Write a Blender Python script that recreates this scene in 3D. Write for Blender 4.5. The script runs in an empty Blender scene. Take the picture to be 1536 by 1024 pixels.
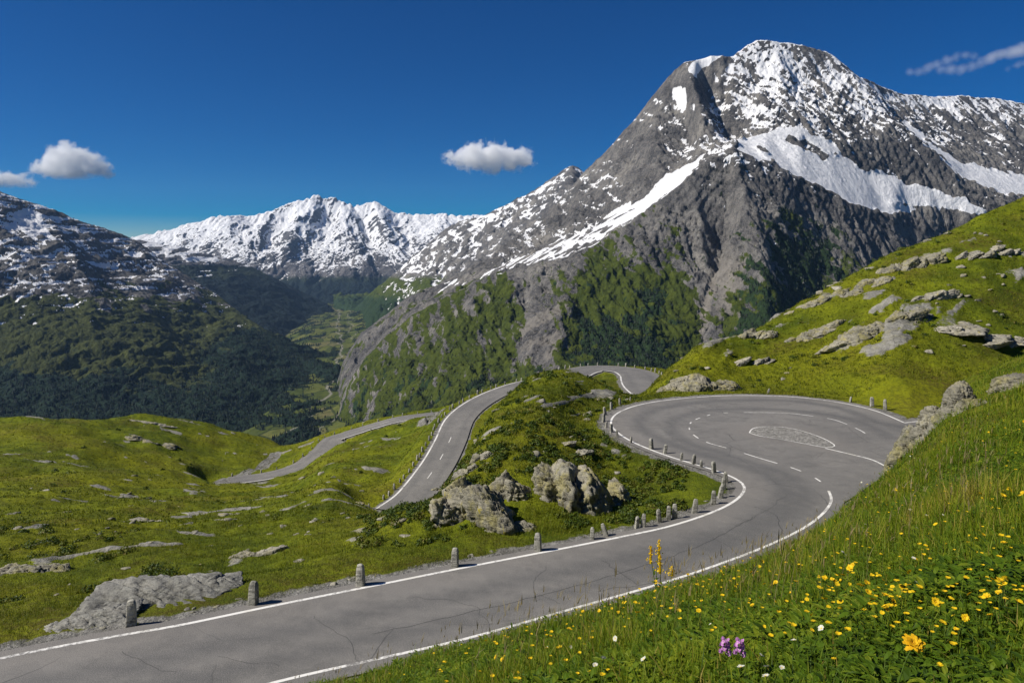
# Alpine pass road with hairpins, flower meadow and snowy peaks. Everything is built in code.
import bpy, bmesh, math, random, time
import numpy as np
from mathutils import Vector, Matrix
from mathutils.geometry import delaunay_2d_cdt

T0 = time.time()
random.seed(7)
RS = np.random.RandomState(11)
scene = bpy.context.scene
COL = scene.collection
F, CX, HY = 1100.0, 768.0, 385.0        # focal length, centre column and horizon row of the survey photo
R1Z = -15.5                             # level of the near road

def at(px, py, Y):                      # survey point: column, row, depth -> metres
    return Vector(((px - CX) / F * Y, Y, (HY - py) / F * Y))

def on_level(px, py, z=R1Z):            # survey point on a level plane
    Y = -z * F / (py - HY)
    return ((px - CX) / F * Y, Y)

# ------------------------------------------------------------------ noise
def _hash(ix, iy, seed):
    h = (ix.astype(np.int64) * 374761393 + iy.astype(np.int64) * 668265263 + seed * 974634777) & 0xFFFFFFFF
    h = ((h ^ (h >> 13)) * 1274126177) & 0xFFFFFFFF
    return h ^ (h >> 16)

def noise(x, y, seed=0):
    x = np.asarray(x, dtype=np.float64); y = np.asarray(y, dtype=np.float64)
    ix = np.floor(x); iy = np.floor(y)
    fx = x - ix; fy = y - iy
    u = fx * fx * fx * (fx * (fx * 6 - 15) + 10); v = fy * fy * fy * (fy * (fy * 6 - 15) + 10)
    out = 0
    for dx in (0, 1):
        for dy in (0, 1):
            a = _hash(ix + dx, iy + dy, seed).astype(np.float64) * (2 * math.pi / 4294967296.0)
            g = np.cos(a) * (fx - dx) + np.sin(a) * (fy - dy)
            out = out + g * (u if dx else 1 - u) * (v if dy else 1 - v)
    return out * 1.5

def fbm(x, y, octv=5, seed=0, gain=0.5, lac=2.03, ridged=False):
    a, s, t = 1.0, 0.0, 0.0
    for k in range(octv):
        n = noise(x, y, seed + k * 17)
        if ridged: n = 1 - 2 * np.abs(n)
        s = s + a * n; t += a
        a *= gain; x = x * lac + 13.7; y = y * lac - 7.1
    return s / t

def sstep(a, b, x):
    t = np.clip((x - a) / (b - a), 0, 1)
    return t * t * (3 - 2 * t)

def blur(A, sy, sx):
    for ax, s in ((0, sy), (1, sx)):
        if s <= 0: continue
        r = int(math.ceil(s * 2.5)); k = np.exp(-0.5 * (np.arange(-r, r + 1) / s) ** 2); k /= k.sum()
        P = np.pad(A, [(r, r) if i == ax else (0, 0) for i in range(2)], mode='edge')
        B = np.zeros_like(A)
        for j, w in enumerate(k):
            B += w * (P[j:j + A.shape[0], :] if ax == 0 else P[:, j:j + A.shape[1]])
        A = B
    return A

# ------------------------------------------------------------------ terrain from survey points
class Sheet:
    """Height sheet over columns (bearing) and log depth; survey rows in between the points."""
    def __init__(self, pts, edges, px0, px1, dpx, Y0, Y1, n):
        self.px = np.arange(px0, px1 + dpx * .5, dpx); self.lr = np.linspace(math.log(Y0), math.log(Y1), n)
        self.PX, LR = np.meshgrid(self.px, self.lr)
        self.Y = np.exp(LR); self.X = (self.PX - CX) / F * self.Y
        P = np.array(pts, float)
        sx, sl = 1 / 90.0, 5.0
        co = [Vector((p[0] * sx, math.log(p[2]) * sl)) for p in P]
        vs, es, fs, ov, oe, of = delaunay_2d_cdt(co, edges, [], 0, 1e-6)
        row = np.array([np.mean([P[i][1] for i in o]) if len(o) else np.nan for o in ov])
        vx = np.array([v.x / sx for v in vs]); vl = np.array([v.y / sl for v in vs])
        for i in np.where(np.isnan(row))[0]:      # crossing of two edges
            d = (vx - vx[i]) ** 2 / 8100 + (vl - vl[i]) ** 2 * 25; d[np.isnan(row)] = 1e9
            row[i] = row[np.argmin(d)]
        S = np.full(self.PX.shape, np.nan)
        for f in fs:
            i, j, k = f
            x0, x1 = min(vx[i], vx[j], vx[k]), max(vx[i], vx[j], vx[k]); l0, l1 = min(vl[i], vl[j], vl[k]), max(vl[i], vl[j], vl[k])
            c0, c1 = np.searchsorted(self.px, x0 - 1e-6), np.searchsorted(self.px, x1 + 1e-6, 'right')
            r0, r1 = np.searchsorted(self.lr, l0 - 1e-9), np.searchsorted(self.lr, l1 + 1e-9, 'right')
            if c1 <= c0 or r1 <= r0: continue
            det = (vl[j] - vl[k]) * (vx[i] - vx[k]) + (vx[k] - vx[j]) * (vl[i] - vl[k])
            if abs(det) < 1e-12: continue
            gx = self.px[c0:c1][None, :]; gl = self.lr[r0:r1][:, None]
            a = ((vl[j] - vl[k]) * (gx - vx[k]) + (vx[k] - vx[j]) * (gl - vl[k])) / det
            b = ((vl[k] - vl[i]) * (gx - vx[k]) + (vx[i] - vx[k]) * (gl - vl[k])) / det
            c = 1 - a - b
            m = (a >= -1e-6) & (b >= -1e-6) & (c >= -1e-6)
            S[r0:r1, c0:c1][m] = (a * row[i] + b * row[j] + c * row[k])[m]
        for r in range(1, S.shape[0]):            # anything outside the survey repeats its neighbour
            m = np.isnan(S[r]); S[r][m] = S[r - 1][m]
        for r in range(S.shape[0] - 2, -1, -1):
            m = np.isnan(S[r]); S[r][m] = S[r + 1][m]
        S[np.isnan(S)] = np.nanmean(S)
        self.S = S
    def finish_rows(self): self.Z = (HY - self.S) / F * self.Y
    def rows(self): return HY - self.Z / self.Y * F
    def slope(self):
        dx = np.gradient(self.Z, axis=1) / (np.gradient(self.X, axis=1) + 1e-9)
        dzr = np.gradient(self.Z, axis=0); dxr = np.gradient(self.X, axis=0); dyr = np.gradient(self.Y, axis=0)
        dy = (dzr - dx * dxr) / (dyr + 1e-9)
        return dx, dy
    def sample(self, x, y):                       # height at a plan position
        x = np.asarray(x, float); y = np.maximum(np.asarray(y, float), 1e-3)
        c = np.clip((x / y * F + CX - self.px[0]) / (self.px[1] - self.px[0]), 0, len(self.px) - 1.001)
        r = np.clip((np.log(y) - self.lr[0]) / (self.lr[1] - self.lr[0]), 0, len(self.lr) - 1.001)
        c0 = c.astype(int); r0 = r.astype(int); fc = c - c0; fr = r - r0
        Z = self.Z
        return (Z[r0, c0] * (1 - fc) + Z[r0, c0 + 1] * fc) * (1 - fr) + (Z[r0 + 1, c0] * (1 - fc) + Z[r0 + 1, c0 + 1] * fc) * fr
    def pick(self, A, x, y):
        c = np.clip(np.round((np.asarray(x) / y * F + CX - self.px[0]) / (self.px[1] - self.px[0])).astype(int), 0, len(self.px) - 1)
        r = np.clip(np.round((np.log(y) - self.lr[0]) / (self.lr[1] - self.lr[0])).astype(int), 0, len(self.lr) - 1)
        return A[r, c]
    def hit(self, px, py, Ymin=0):                # first ground met by a survey ray
        c = int(np.clip(round((px - self.px[0]) / (self.px[1] - self.px[0])), 0, len(self.px) - 1))
        rw = self.rows()[:, c]
        for r in range(len(self.lr)):
            if rw[r] <= py and self.Y[r, c] >= Ymin:
                Y = self.Y[r, c]; return Vector(((px - CX) / F * Y, Y, self.Z[r, c]))
        return None
    def build(self, name, mat, attrs={}, extra=None):
        nr, nc = self.X.shape
        V = np.stack([self.X, self.Y, self.Z], -1).reshape(-1, 3)
        i = np.arange(nr * nc).reshape(nr, nc)
        Q = np.stack([i[:-1, :-1], i[:-1, 1:], i[1:, 1:], i[1:, :-1]], -1).reshape(-1, 4)
        if extra is not None:
            V = np.concatenate([V, extra[0]]); Q = np.concatenate([Q, extra[1]])
        o = mesh_obj(name, V, Q, mat)
        for k, A in attrs.items():
            a = o.data.attributes.new(k, 'FLOAT', 'POINT')
            B = np.zeros(len(V), np.float32); B[:nr * nc] = A.reshape(-1); a.data.foreach_set('value', B)
        return o

def mesh_obj(name, V, faces, mat=None, smooth=True, parent=None, mats=None, midx=None):
    V = np.asarray(V, np.float32); me = bpy.data.meshes.new(name)
    if isinstance(faces, np.ndarray):
        k = faces.shape[1]; n = len(faces)
        me.vertices.add(len(V)); me.vertices.foreach_set('co', V.ravel())
        me.loops.add(n * k); me.loops.foreach_set('vertex_index', faces.astype(np.int32).ravel())
        me.polygons.add(n); me.polygons.foreach_set('loop_start', np.arange(0, n * k, k, dtype=np.int32))
        try: me.polygons.foreach_set('loop_total', np.full(n, k, np.int32))
        except Exception: pass
        me.update(calc_edges=True)
    else:
        me.from_pydata([tuple(v) for v in V], [], faces); me.update()
    for m in (mats or ([mat] if mat else [])): me.materials.append(m)
    if midx is not None: me.polygons.foreach_set('material_index', np.asarray(midx, np.int32))
    me.polygons.foreach_set('use_smooth', np.full(len(me.polygons), smooth, bool))
    me.validate(); me.update()
    o = bpy.data.objects.new(name, me); COL.objects.link(o)
    if parent: o.parent = parent
    return o

def tag(o, label=None, cat=None, group=None, kind=None):
    if label: o['label'] = label
    if cat: o['category'] = cat
    if group: o['group'] = group
    if kind: o['kind'] = kind
    return o

def columns(cols, linked):
    """cols: {px: [(Y, row[, tag])...]}; points with one tag are joined column to column."""
    pts, last, edges = [], {}, []
    for px in sorted(cols):
        here = {}
        for t in cols[px]:
            pts.append((px, t[1], t[0]))
            if len(t) > 2: here[t[2]] = len(pts) - 1
        for k, i in here.items():
            if k in last: edges.append((last[k], i))
        last = {k: v for k, v in {**last, **here}.items() if k in here}
    return pts, edges

def lines(polys, loose=()):
    pts, edges = [], []
    for pl in polys:
        for k, p in enumerate(pl):
            pts.append(p)
            if k: edges.append((len(pts) - 2, len(pts) - 1))
    return pts + list(loose), edges

def in_poly(px, py, poly):
    P = np.array(poly, float); ins = np.zeros(px.shape, bool)
    for i in range(len(P)):
        x0, y0 = P[i]; x1, y1 = P[i - 1]
        if y0 == y1: continue
        ins ^= ((y0 > py) != (y1 > py)) & (px < (x1 - x0) * (py - y0) / (y1 - y0) + x0)
    return ins

def catmull(P, step):
    P = [np.array(p, float) for p in P]; out = []
    for i in range(len(P) - 1):
        p0, p1, p2, p3 = P[max(i - 1, 0)], P[i], P[i + 1], P[min(i + 2, len(P) - 1)]
        n = max(2, int(np.linalg.norm(p2 - p1) / step))
        for k in range(n):
            t = k / n
            out.append(.5 * (2 * p1 + (p2 - p0) * t + (2 * p0 - 5 * p1 + 4 * p2 - p3) * t * t + (3 * p1 - p0 - 3 * p2 + p3) * t ** 3))
    out.append(P[-1]); return np.array(out)

def dist_poly(X, Y, L, closed=False):
    """distance to a plan polyline and the height along it"""
    D = np.full(X.shape, 1e9); H = np.zeros(X.shape)
    n = len(L)
    for i in range(n - (0 if closed else 1)):
        a, b = L[i], L[(i + 1) % n]
        dx, dy = b[0] - a[0], b[1] - a[1]; q = dx * dx + dy * dy + 1e-12
        t = np.clip(((X - a[0]) * dx + (Y - a[1]) * dy) / q, 0, 1)
        d = np.hypot(X - a[0] - t * dx, Y - a[1] - t * dy); m = d < D
        D[m] = d[m]
        if len(a) > 2: H[m] = (a[2] + t * (b[2] - a[2]))[m]
    return D, H
# ------------------------------------------------------------------ materials
class NT:
    def __init__(s, name):
        s.m = bpy.data.materials.new(name); s.m.use_nodes = True; s.t = s.m.node_tree; s.t.nodes.clear()
        s.out = s.n('ShaderNodeOutputMaterial'); s.geo = s.n('ShaderNodeNewGeometry')
        s.pos = s.geo.outputs['Position']
    def n(s, typ, **kw):
        nd = s.t.nodes.new(typ)
        for k, v in kw.items(): setattr(nd, k, v)
        return nd
    def l(s, a, b): s.t.links.new(a, b)
    def put(s, sock, v):
        if isinstance(v, bpy.types.NodeSocket): s.l(v, sock)
        elif isinstance(v, (tuple, list)) and len(v) == 3 and sock.type == 'RGBA': sock.default_value = (*v, 1)
        else: sock.default_value = v
    def attr(s, name): return s.n('ShaderNodeAttribute', attribute_name=name).outputs['Fac']
    def scale(s, v, k, rot=(0, 0, 0)):
        m = s.n('ShaderNodeMapping'); s.put(m.inputs['Vector'], v); m.inputs['Scale'].default_value = k if isinstance(k, tuple) else (k, k, k)
        m.inputs['Rotation'].default_value = rot; return m.outputs[0]
    def noise(s, sc, det=4, rough=.55, vec=None, dist=0):
        d = s.n('ShaderNodeTexNoise'); s.put(d.inputs['Vector'], vec or s.pos); d.inputs['Scale'].default_value = sc
        d.inputs['Detail'].default_value = det; d.inputs['Roughness'].default_value = rough; d.inputs['Distortion'].default_value = dist
        return d.outputs['Fac']
    def voro(s, sc, feat='F1', vec=None, out='Distance', rnd=1):
        d = s.n('ShaderNodeTexVoronoi', feature=feat); s.put(d.inputs['Vector'], vec or s.pos); d.inputs['Scale'].default_value = sc
        d.inputs['Randomness'].default_value = rnd; return d.outputs[out]
    def rng(s, v, a, b, c=0., d=1.):
        m = s.n('ShaderNodeMapRange'); s.put(m.inputs[0], v)
        for i, q in enumerate((a, b, c, d)): m.inputs[i + 1].default_value = q
        return m.outputs[0]
    def math(s, op, a, b=0.):
        m = s.n('ShaderNodeMath', operation=op); s.put(m.inputs[0], a); s.put(m.inputs[1], b); return m.outputs[0]
    def mix(s, f, a, b, mode='MIX'):
        m = s.n('ShaderNodeMix', data_type='RGBA', blend_type=mode); s.put(m.inputs[0], f); s.put(m.inputs[6], a); s.put(m.inputs[7], b)
        return m.outputs[2]
    def ramp(s, v, stops):
        r = s.n('ShaderNodeValToRGB'); s.put(r.inputs[0], v); e = r.color_ramp.elements
        while len(e) < len(stops): e.new(.5)
        for q, (p, c) in zip(e, stops): q.position = p; q.color = (*c, 1)
        return r.outputs[0]
    def bump(s, h, strength=.5, dist=.1, normal=None):
        b = s.n('ShaderNodeBump'); s.put(b.inputs['Height'], h); b.inputs['Strength'].default_value = strength; b.inputs['Distance'].default_value = dist
        if normal: s.l(normal, b.inputs['Normal'])
        return b.outputs[0]
    def grey(s, col):
        b = s.n('ShaderNodeRGBToBW'); s.l(col, b.inputs[0]); return b.outputs[0]
    def surf(s, col, rough=.85, normal=None, spec=.3, trans=None):
        p = s.n('ShaderNodeBsdfPrincipled'); s.put(p.inputs['Base Color'], col); s.put(p.inputs['Roughness'], rough)
        p.inputs['Specular IOR Level'].default_value = spec
        if normal: s.l(normal, p.inputs['Normal'])
        sh = p.outputs[0]
        if trans:                                   # thin leaves let light through
            tr = s.n('ShaderNodeBsdfTranslucent'); s.put(tr.inputs[0], col); ms = s.n('ShaderNodeMixShader'); ms.inputs[0].default_value = trans
            s.l(sh, ms.inputs[1]); s.l(tr.outputs[0], ms.inputs[2]); sh = ms.outputs[0]
        s.l(sh, s.out.inputs[0]); return s.m

def rock_colour(t, k=1.0, tint=(1, 1, 1), warm=0.35, hard=True):
    """weathered granite: grey blotches, dark cracks, yellow-green lichen"""
    q = lambda *c: tuple(v * k * w for v, w in zip(c, tint))
    n1 = t.noise(.35 / 1, 6, .62); n2 = t.noise(2.2, 5, .65)
    c = t.ramp(n1, [(.36, q(.12, .115, .10)), (.5, q(.23, .22, .19)), (.64, q(.36, .34, .29))])
    c = t.mix(t.rng(n2, .4, .72, 0, .75), c, q(.34, .33, .29))
    c = t.mix(t.rng(t.noise(1.1, 5, .65), .48, .62, 0, warm), c, q(.29, .265, .12)); c = t.mix(t.rng(t.noise(3.3, 5, .7), .52, .66, 0, .8), c, q(.085, .08, .07))
    cr = t.voro(.9, 'DISTANCE_TO_EDGE', t.mix(.25, t.pos, t.n('ShaderNodeTexNoise').outputs['Color'], 'ADD'))
    return t.mix(t.rng(cr, 0, .035, .45, 0), c, q(.06, .06, .05)), n1, n2

def m_ground():
    t = NT('alpine_turf')
    big = t.noise(.035, 4, .6); mid = t.noise(.23, 5, .6); fine = t.noise(1.9, 5, .7); tiny = t.noise(9, 3, .7)
    a = t.mix(t.rng(mid, .36, .64), G(.047, .07, .003), G(.152, .18, .006))
    a = t.mix(t.rng(big, .42, .62, 0, .75), a, G(.195, .197, .006))
    a = t.mix(t.rng(fine, .45, .7, 0, .75), a, G(.036, .052, .003))
    a = t.mix(t.rng(tiny, .52, .72, 0, .5), a, G(.2, .185, .016))
    a = t.mix(t.math('MULTIPLY', t.rng(t.noise(.11, 4, .6), .5, .66, 0, .7), t.rng(fine, .35, .6)), a, G(.085, .06, .014))
    rc, n1, n2 = rock_colour(t, .95)
    rk = t.attr('rock'); gv = t.attr('gravel')
    rk = t.rng(t.math('ADD', rk, t.math('MULTIPLY', t.math('SUBTRACT', fine, .5), .9)), .42, .56)
    pb = t.grey(t.voro(14, 'F1', out='Color'))
    gr = t.mix(.45, t.ramp(t.noise(1.2, 5, .6), [(.3, (.10, .095, .08)), (.7, (.27, .26, .235))]), pb, 'OVERLAY')
    gv = t.rng(t.math('ADD', gv, t.math('MULTIPLY', t.math('SUBTRACT', fine, .5), .9)), .4, .6)
    c = t.mix(rk, a, rc); c = t.mix(gv, c, gr)
    h = t.math('ADD', t.math('MULTIPLY', fine, 1.0), t.math('MULTIPLY', tiny, .45))
    return t.surf(c, .92, t.bump(h, .75, .35), .12)

def G(r, g, b): return (r, g, b)

def m_rock(name='lichen_granite', k=1., warm=.35, tint=(1, 1, 1)):
    t = NT(name)
    c, n1, n2 = rock_colour(t, k, tint, warm)
    fine = t.noise(11, 6, .7)
    c = t.mix(t.rng(t.noise(1.3, 5, .7), .62, .68, 0, .9 * min(1, warm * 2)), c, (.38, .31, .03)); c = t.mix(t.rng(t.noise(.9, 5, .7), .58, .66, 0, .7 * warm), c, (.07, .075, .018))
    c = t.mix(t.rng(fine, .55, .75, 0, .5), c, (.09, .09, .08))
    st = t.noise(1.4, 5, .6, t.scale(t.pos, (1, 1, 5), (.5, .35, 0)))
    h = t.math('ADD', t.math('MULTIPLY', st, 1.2), t.math('MULTIPLY', fine, .3))
    return t.surf(c, .9, t.bump(h, .8, .18), .25)

def m_asphalt():
    t = NT('worn_asphalt')
    big = t.noise(.09, 5, .62); mid = t.noise(.6, 5, .65); fine = t.noise(26, 3, .7)
    c = t.ramp(big, [(.36, (.15, .142, .13)), (.5, (.175, .165, .15)), (.62, (.205, .193, .174))])
    c = t.mix(t.rng(t.noise(.6, 8, .78), .5, .66, 0, .55), c, (.095, .091, .086)); c = t.mix(t.rng(t.noise(2.3, 8, .8), .52, .68, 0, .6), c, (.26, .242, .215))
    c = t.mix(t.attr('worn'), c, (.2, .182, .16)); c = t.mix(t.rng(t.noise(.35, 5, .7, t.scale(t.pos, (1, 1, 1), (0, 0, -.46))), .5, .62, 0, .35), c, (.09, .087, .083)); c = t.mix(t.attr('track'), c, (.07, .07, .07)); pt = t.voro(.22, 'F1', out='Color'); c = t.mix(t.math('MULTIPLY', t.rng(t.grey(pt), .62, .63), .16), c, (.08, .08, .08))
    c = t.mix(t.rng(fine, .5, .66, 0, .6), c, (.29, .275, .25)); c = t.mix(t.rng(fine, .5, .34, 0, .6), c, (.05, .05, .05))
    w = t.mix(.5, t.pos, t.n('ShaderNodeTexNoise').outputs['Color'], 'ADD')
    nz = t.n('ShaderNodeTexNoise'); t.put(nz.inputs['Vector'], t.pos); nz.inputs['Scale'].default_value = .5
    w = t.mix(.9, t.pos, nz.outputs['Color'], 'ADD')
    cr = t.rng(t.voro(.16, 'DISTANCE_TO_EDGE', w), 0, .006, 1, 0)
    c = t.mix(t.math('MULTIPLY', cr, t.rng(t.noise(.13, 2), .48, .6, 0, .8)), c, (.04, .04, .04))
    return t.surf(c, t.rng(mid, .3, .7, .72, .9), t.bump(fine, .35, .012), .3)

def m_paint():
    t = NT('worn_road_paint')
    f = t.math('ADD', t.math('MULTIPLY', t.noise(5, 5, .75), .7), t.math('MULTIPLY', t.noise(.35, 3, .6), .5))
    c = t.mix(t.rng(f, .6, .74), (.74, .72, .67), (.2, .19, .175))
    c = t.mix(t.rng(t.noise(.8, 3), .55, .7, 0, .4), c, (.5, .46, .34))
    return t.surf(c, .7, None, .3)

def m_gravel():
    t = NT('gravel')
    c = t.ramp(t.noise(2, 6, .7), [(.3, (.12, .115, .10)), (.7, (.30, .285, .26))])
    c = t.mix(.5, c, t.grey(t.voro(9, 'F1', out='Color')), 'OVERLAY')
    return t.surf(c, .95, t.bump(t.voro(9), .8, .05), .2)

def m_mountain(name, warm=1., big=1., grass=((.024, .034, .006), (.062, .075, .012)), forest=(.008, .016, .009), rockk=1.):
    t = NT(name); s = 1 / big
    n1 = t.noise(.006 * s, 7, .65); n2 = t.noise(.03 * s, 6, .7); n3 = t.noise(.12 * s, 4, .7)
    st = t.noise(.012 * s, 6, .65, t.scale(t.pos, (1, 1, 3.2), (.4, .5, 0)))
    q = lambda r, g, b: (r * rockk, g * rockk * (1 + .0 * warm), b * rockk / warm)
    fall = t.noise(.055 * s, 6, .68, t.scale(t.pos, (1, 1, .22), (.15, -.25, 0))); bed = t.noise(.05 * s, 6, .68, t.scale(t.pos, (1, 1, 3.6), (.1, .42, 0))); n4 = t.noise(.3 * s, 4, .75)
    c = t.ramp(n1, [(.38, q(.042, .042, .045)), (.47, q(.1, .096, .094)), (.56, q(.185, .175, .162)), (.65, q(.28, .26, .228))])
    c = t.mix(t.rng(fall, .5, .6, 0, .75), c, q(.05, .049, .052)); c = t.mix(t.rng(fall, .47, .38, 0, .6), c, q(.215, .2, .18))
    c = t.mix(t.rng(bed, .52, .6, 0, .6), c, q(.165, .15, .13)); c = t.mix(t.rng(n2, .53, .62, 0, .65), c, q(.045, .045, .048))
    c = t.mix(t.rng(n4, .52, .66, 0, .75), c, q(.25, .235, .215)); c = t.mix(t.rng(n4, .48, .36, 0, .7), c, q(.035, .035, .038))
    c = t.mix(t.attr('scree'), c, t.ramp(n2, [(.3, q(.16, .145, .125)), (.7, q(.28, .255, .22))]))
    g = t.mix(t.rng(n2, .35, .65), grass[0], grass[1]); g = t.mix(t.rng(n3, .5, .68, 0, .75), g, tuple(v * .35 for v in grass[0]))
    vg = t.rng(t.math('ADD', t.attr('veg'), t.math('MULTIPLY', t.math('SUBTRACT', n3, .5), .7)), .4, .6)
    c = t.mix(vg, c, g)
    f = t.mix(t.rng(n3, .4, .65), forest, tuple(v * 1.9 for v in forest))
    c = t.mix(t.rng(t.math('ADD', t.attr('forest'), t.math('MULTIPLY', t.math('SUBTRACT', n3, .5), .7)), .4, .6), c, f)
    sn = t.rng(t.math('ADD', t.attr('snow'), t.math('MULTIPLY', t.math('SUBTRACT', n3, .5), .5)), .45, .55)
    c = t.mix(sn, c, t.mix(t.rng(n2, .4, .7, 0, .5), (.88, .88, .89), (.76, .76, .76)))
    return t.surf(c, t.rng(sn, 0, 1, .95, .6), t.bump(t.math('ADD', t.math('ADD', n2, t.math('MULTIPLY', fall, .6)), t.math('MULTIPLY', n4, .3)), .9, 15 * big), .15)

def m_leaf(name, cols, trans=.35, sc=.9):
    t = NT(name)
    r = t.n('ShaderNodeAttribute', attribute_name='tone').outputs['Fac']
    c = t.ramp(r, cols)
    return t.surf(c, .6, None, .25, trans)

def m_plain(name, c, rough=.8, trans=None, var=.25, sc=20):
    t = NT(name)
    return t.surf(t.mix(t.rng(t.noise(sc, 3), .35, .65), tuple(v * (1 - var) for v in c), tuple(min(1, v * (1 + var)) for v in c)), rough, None, .2, trans)
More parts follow.
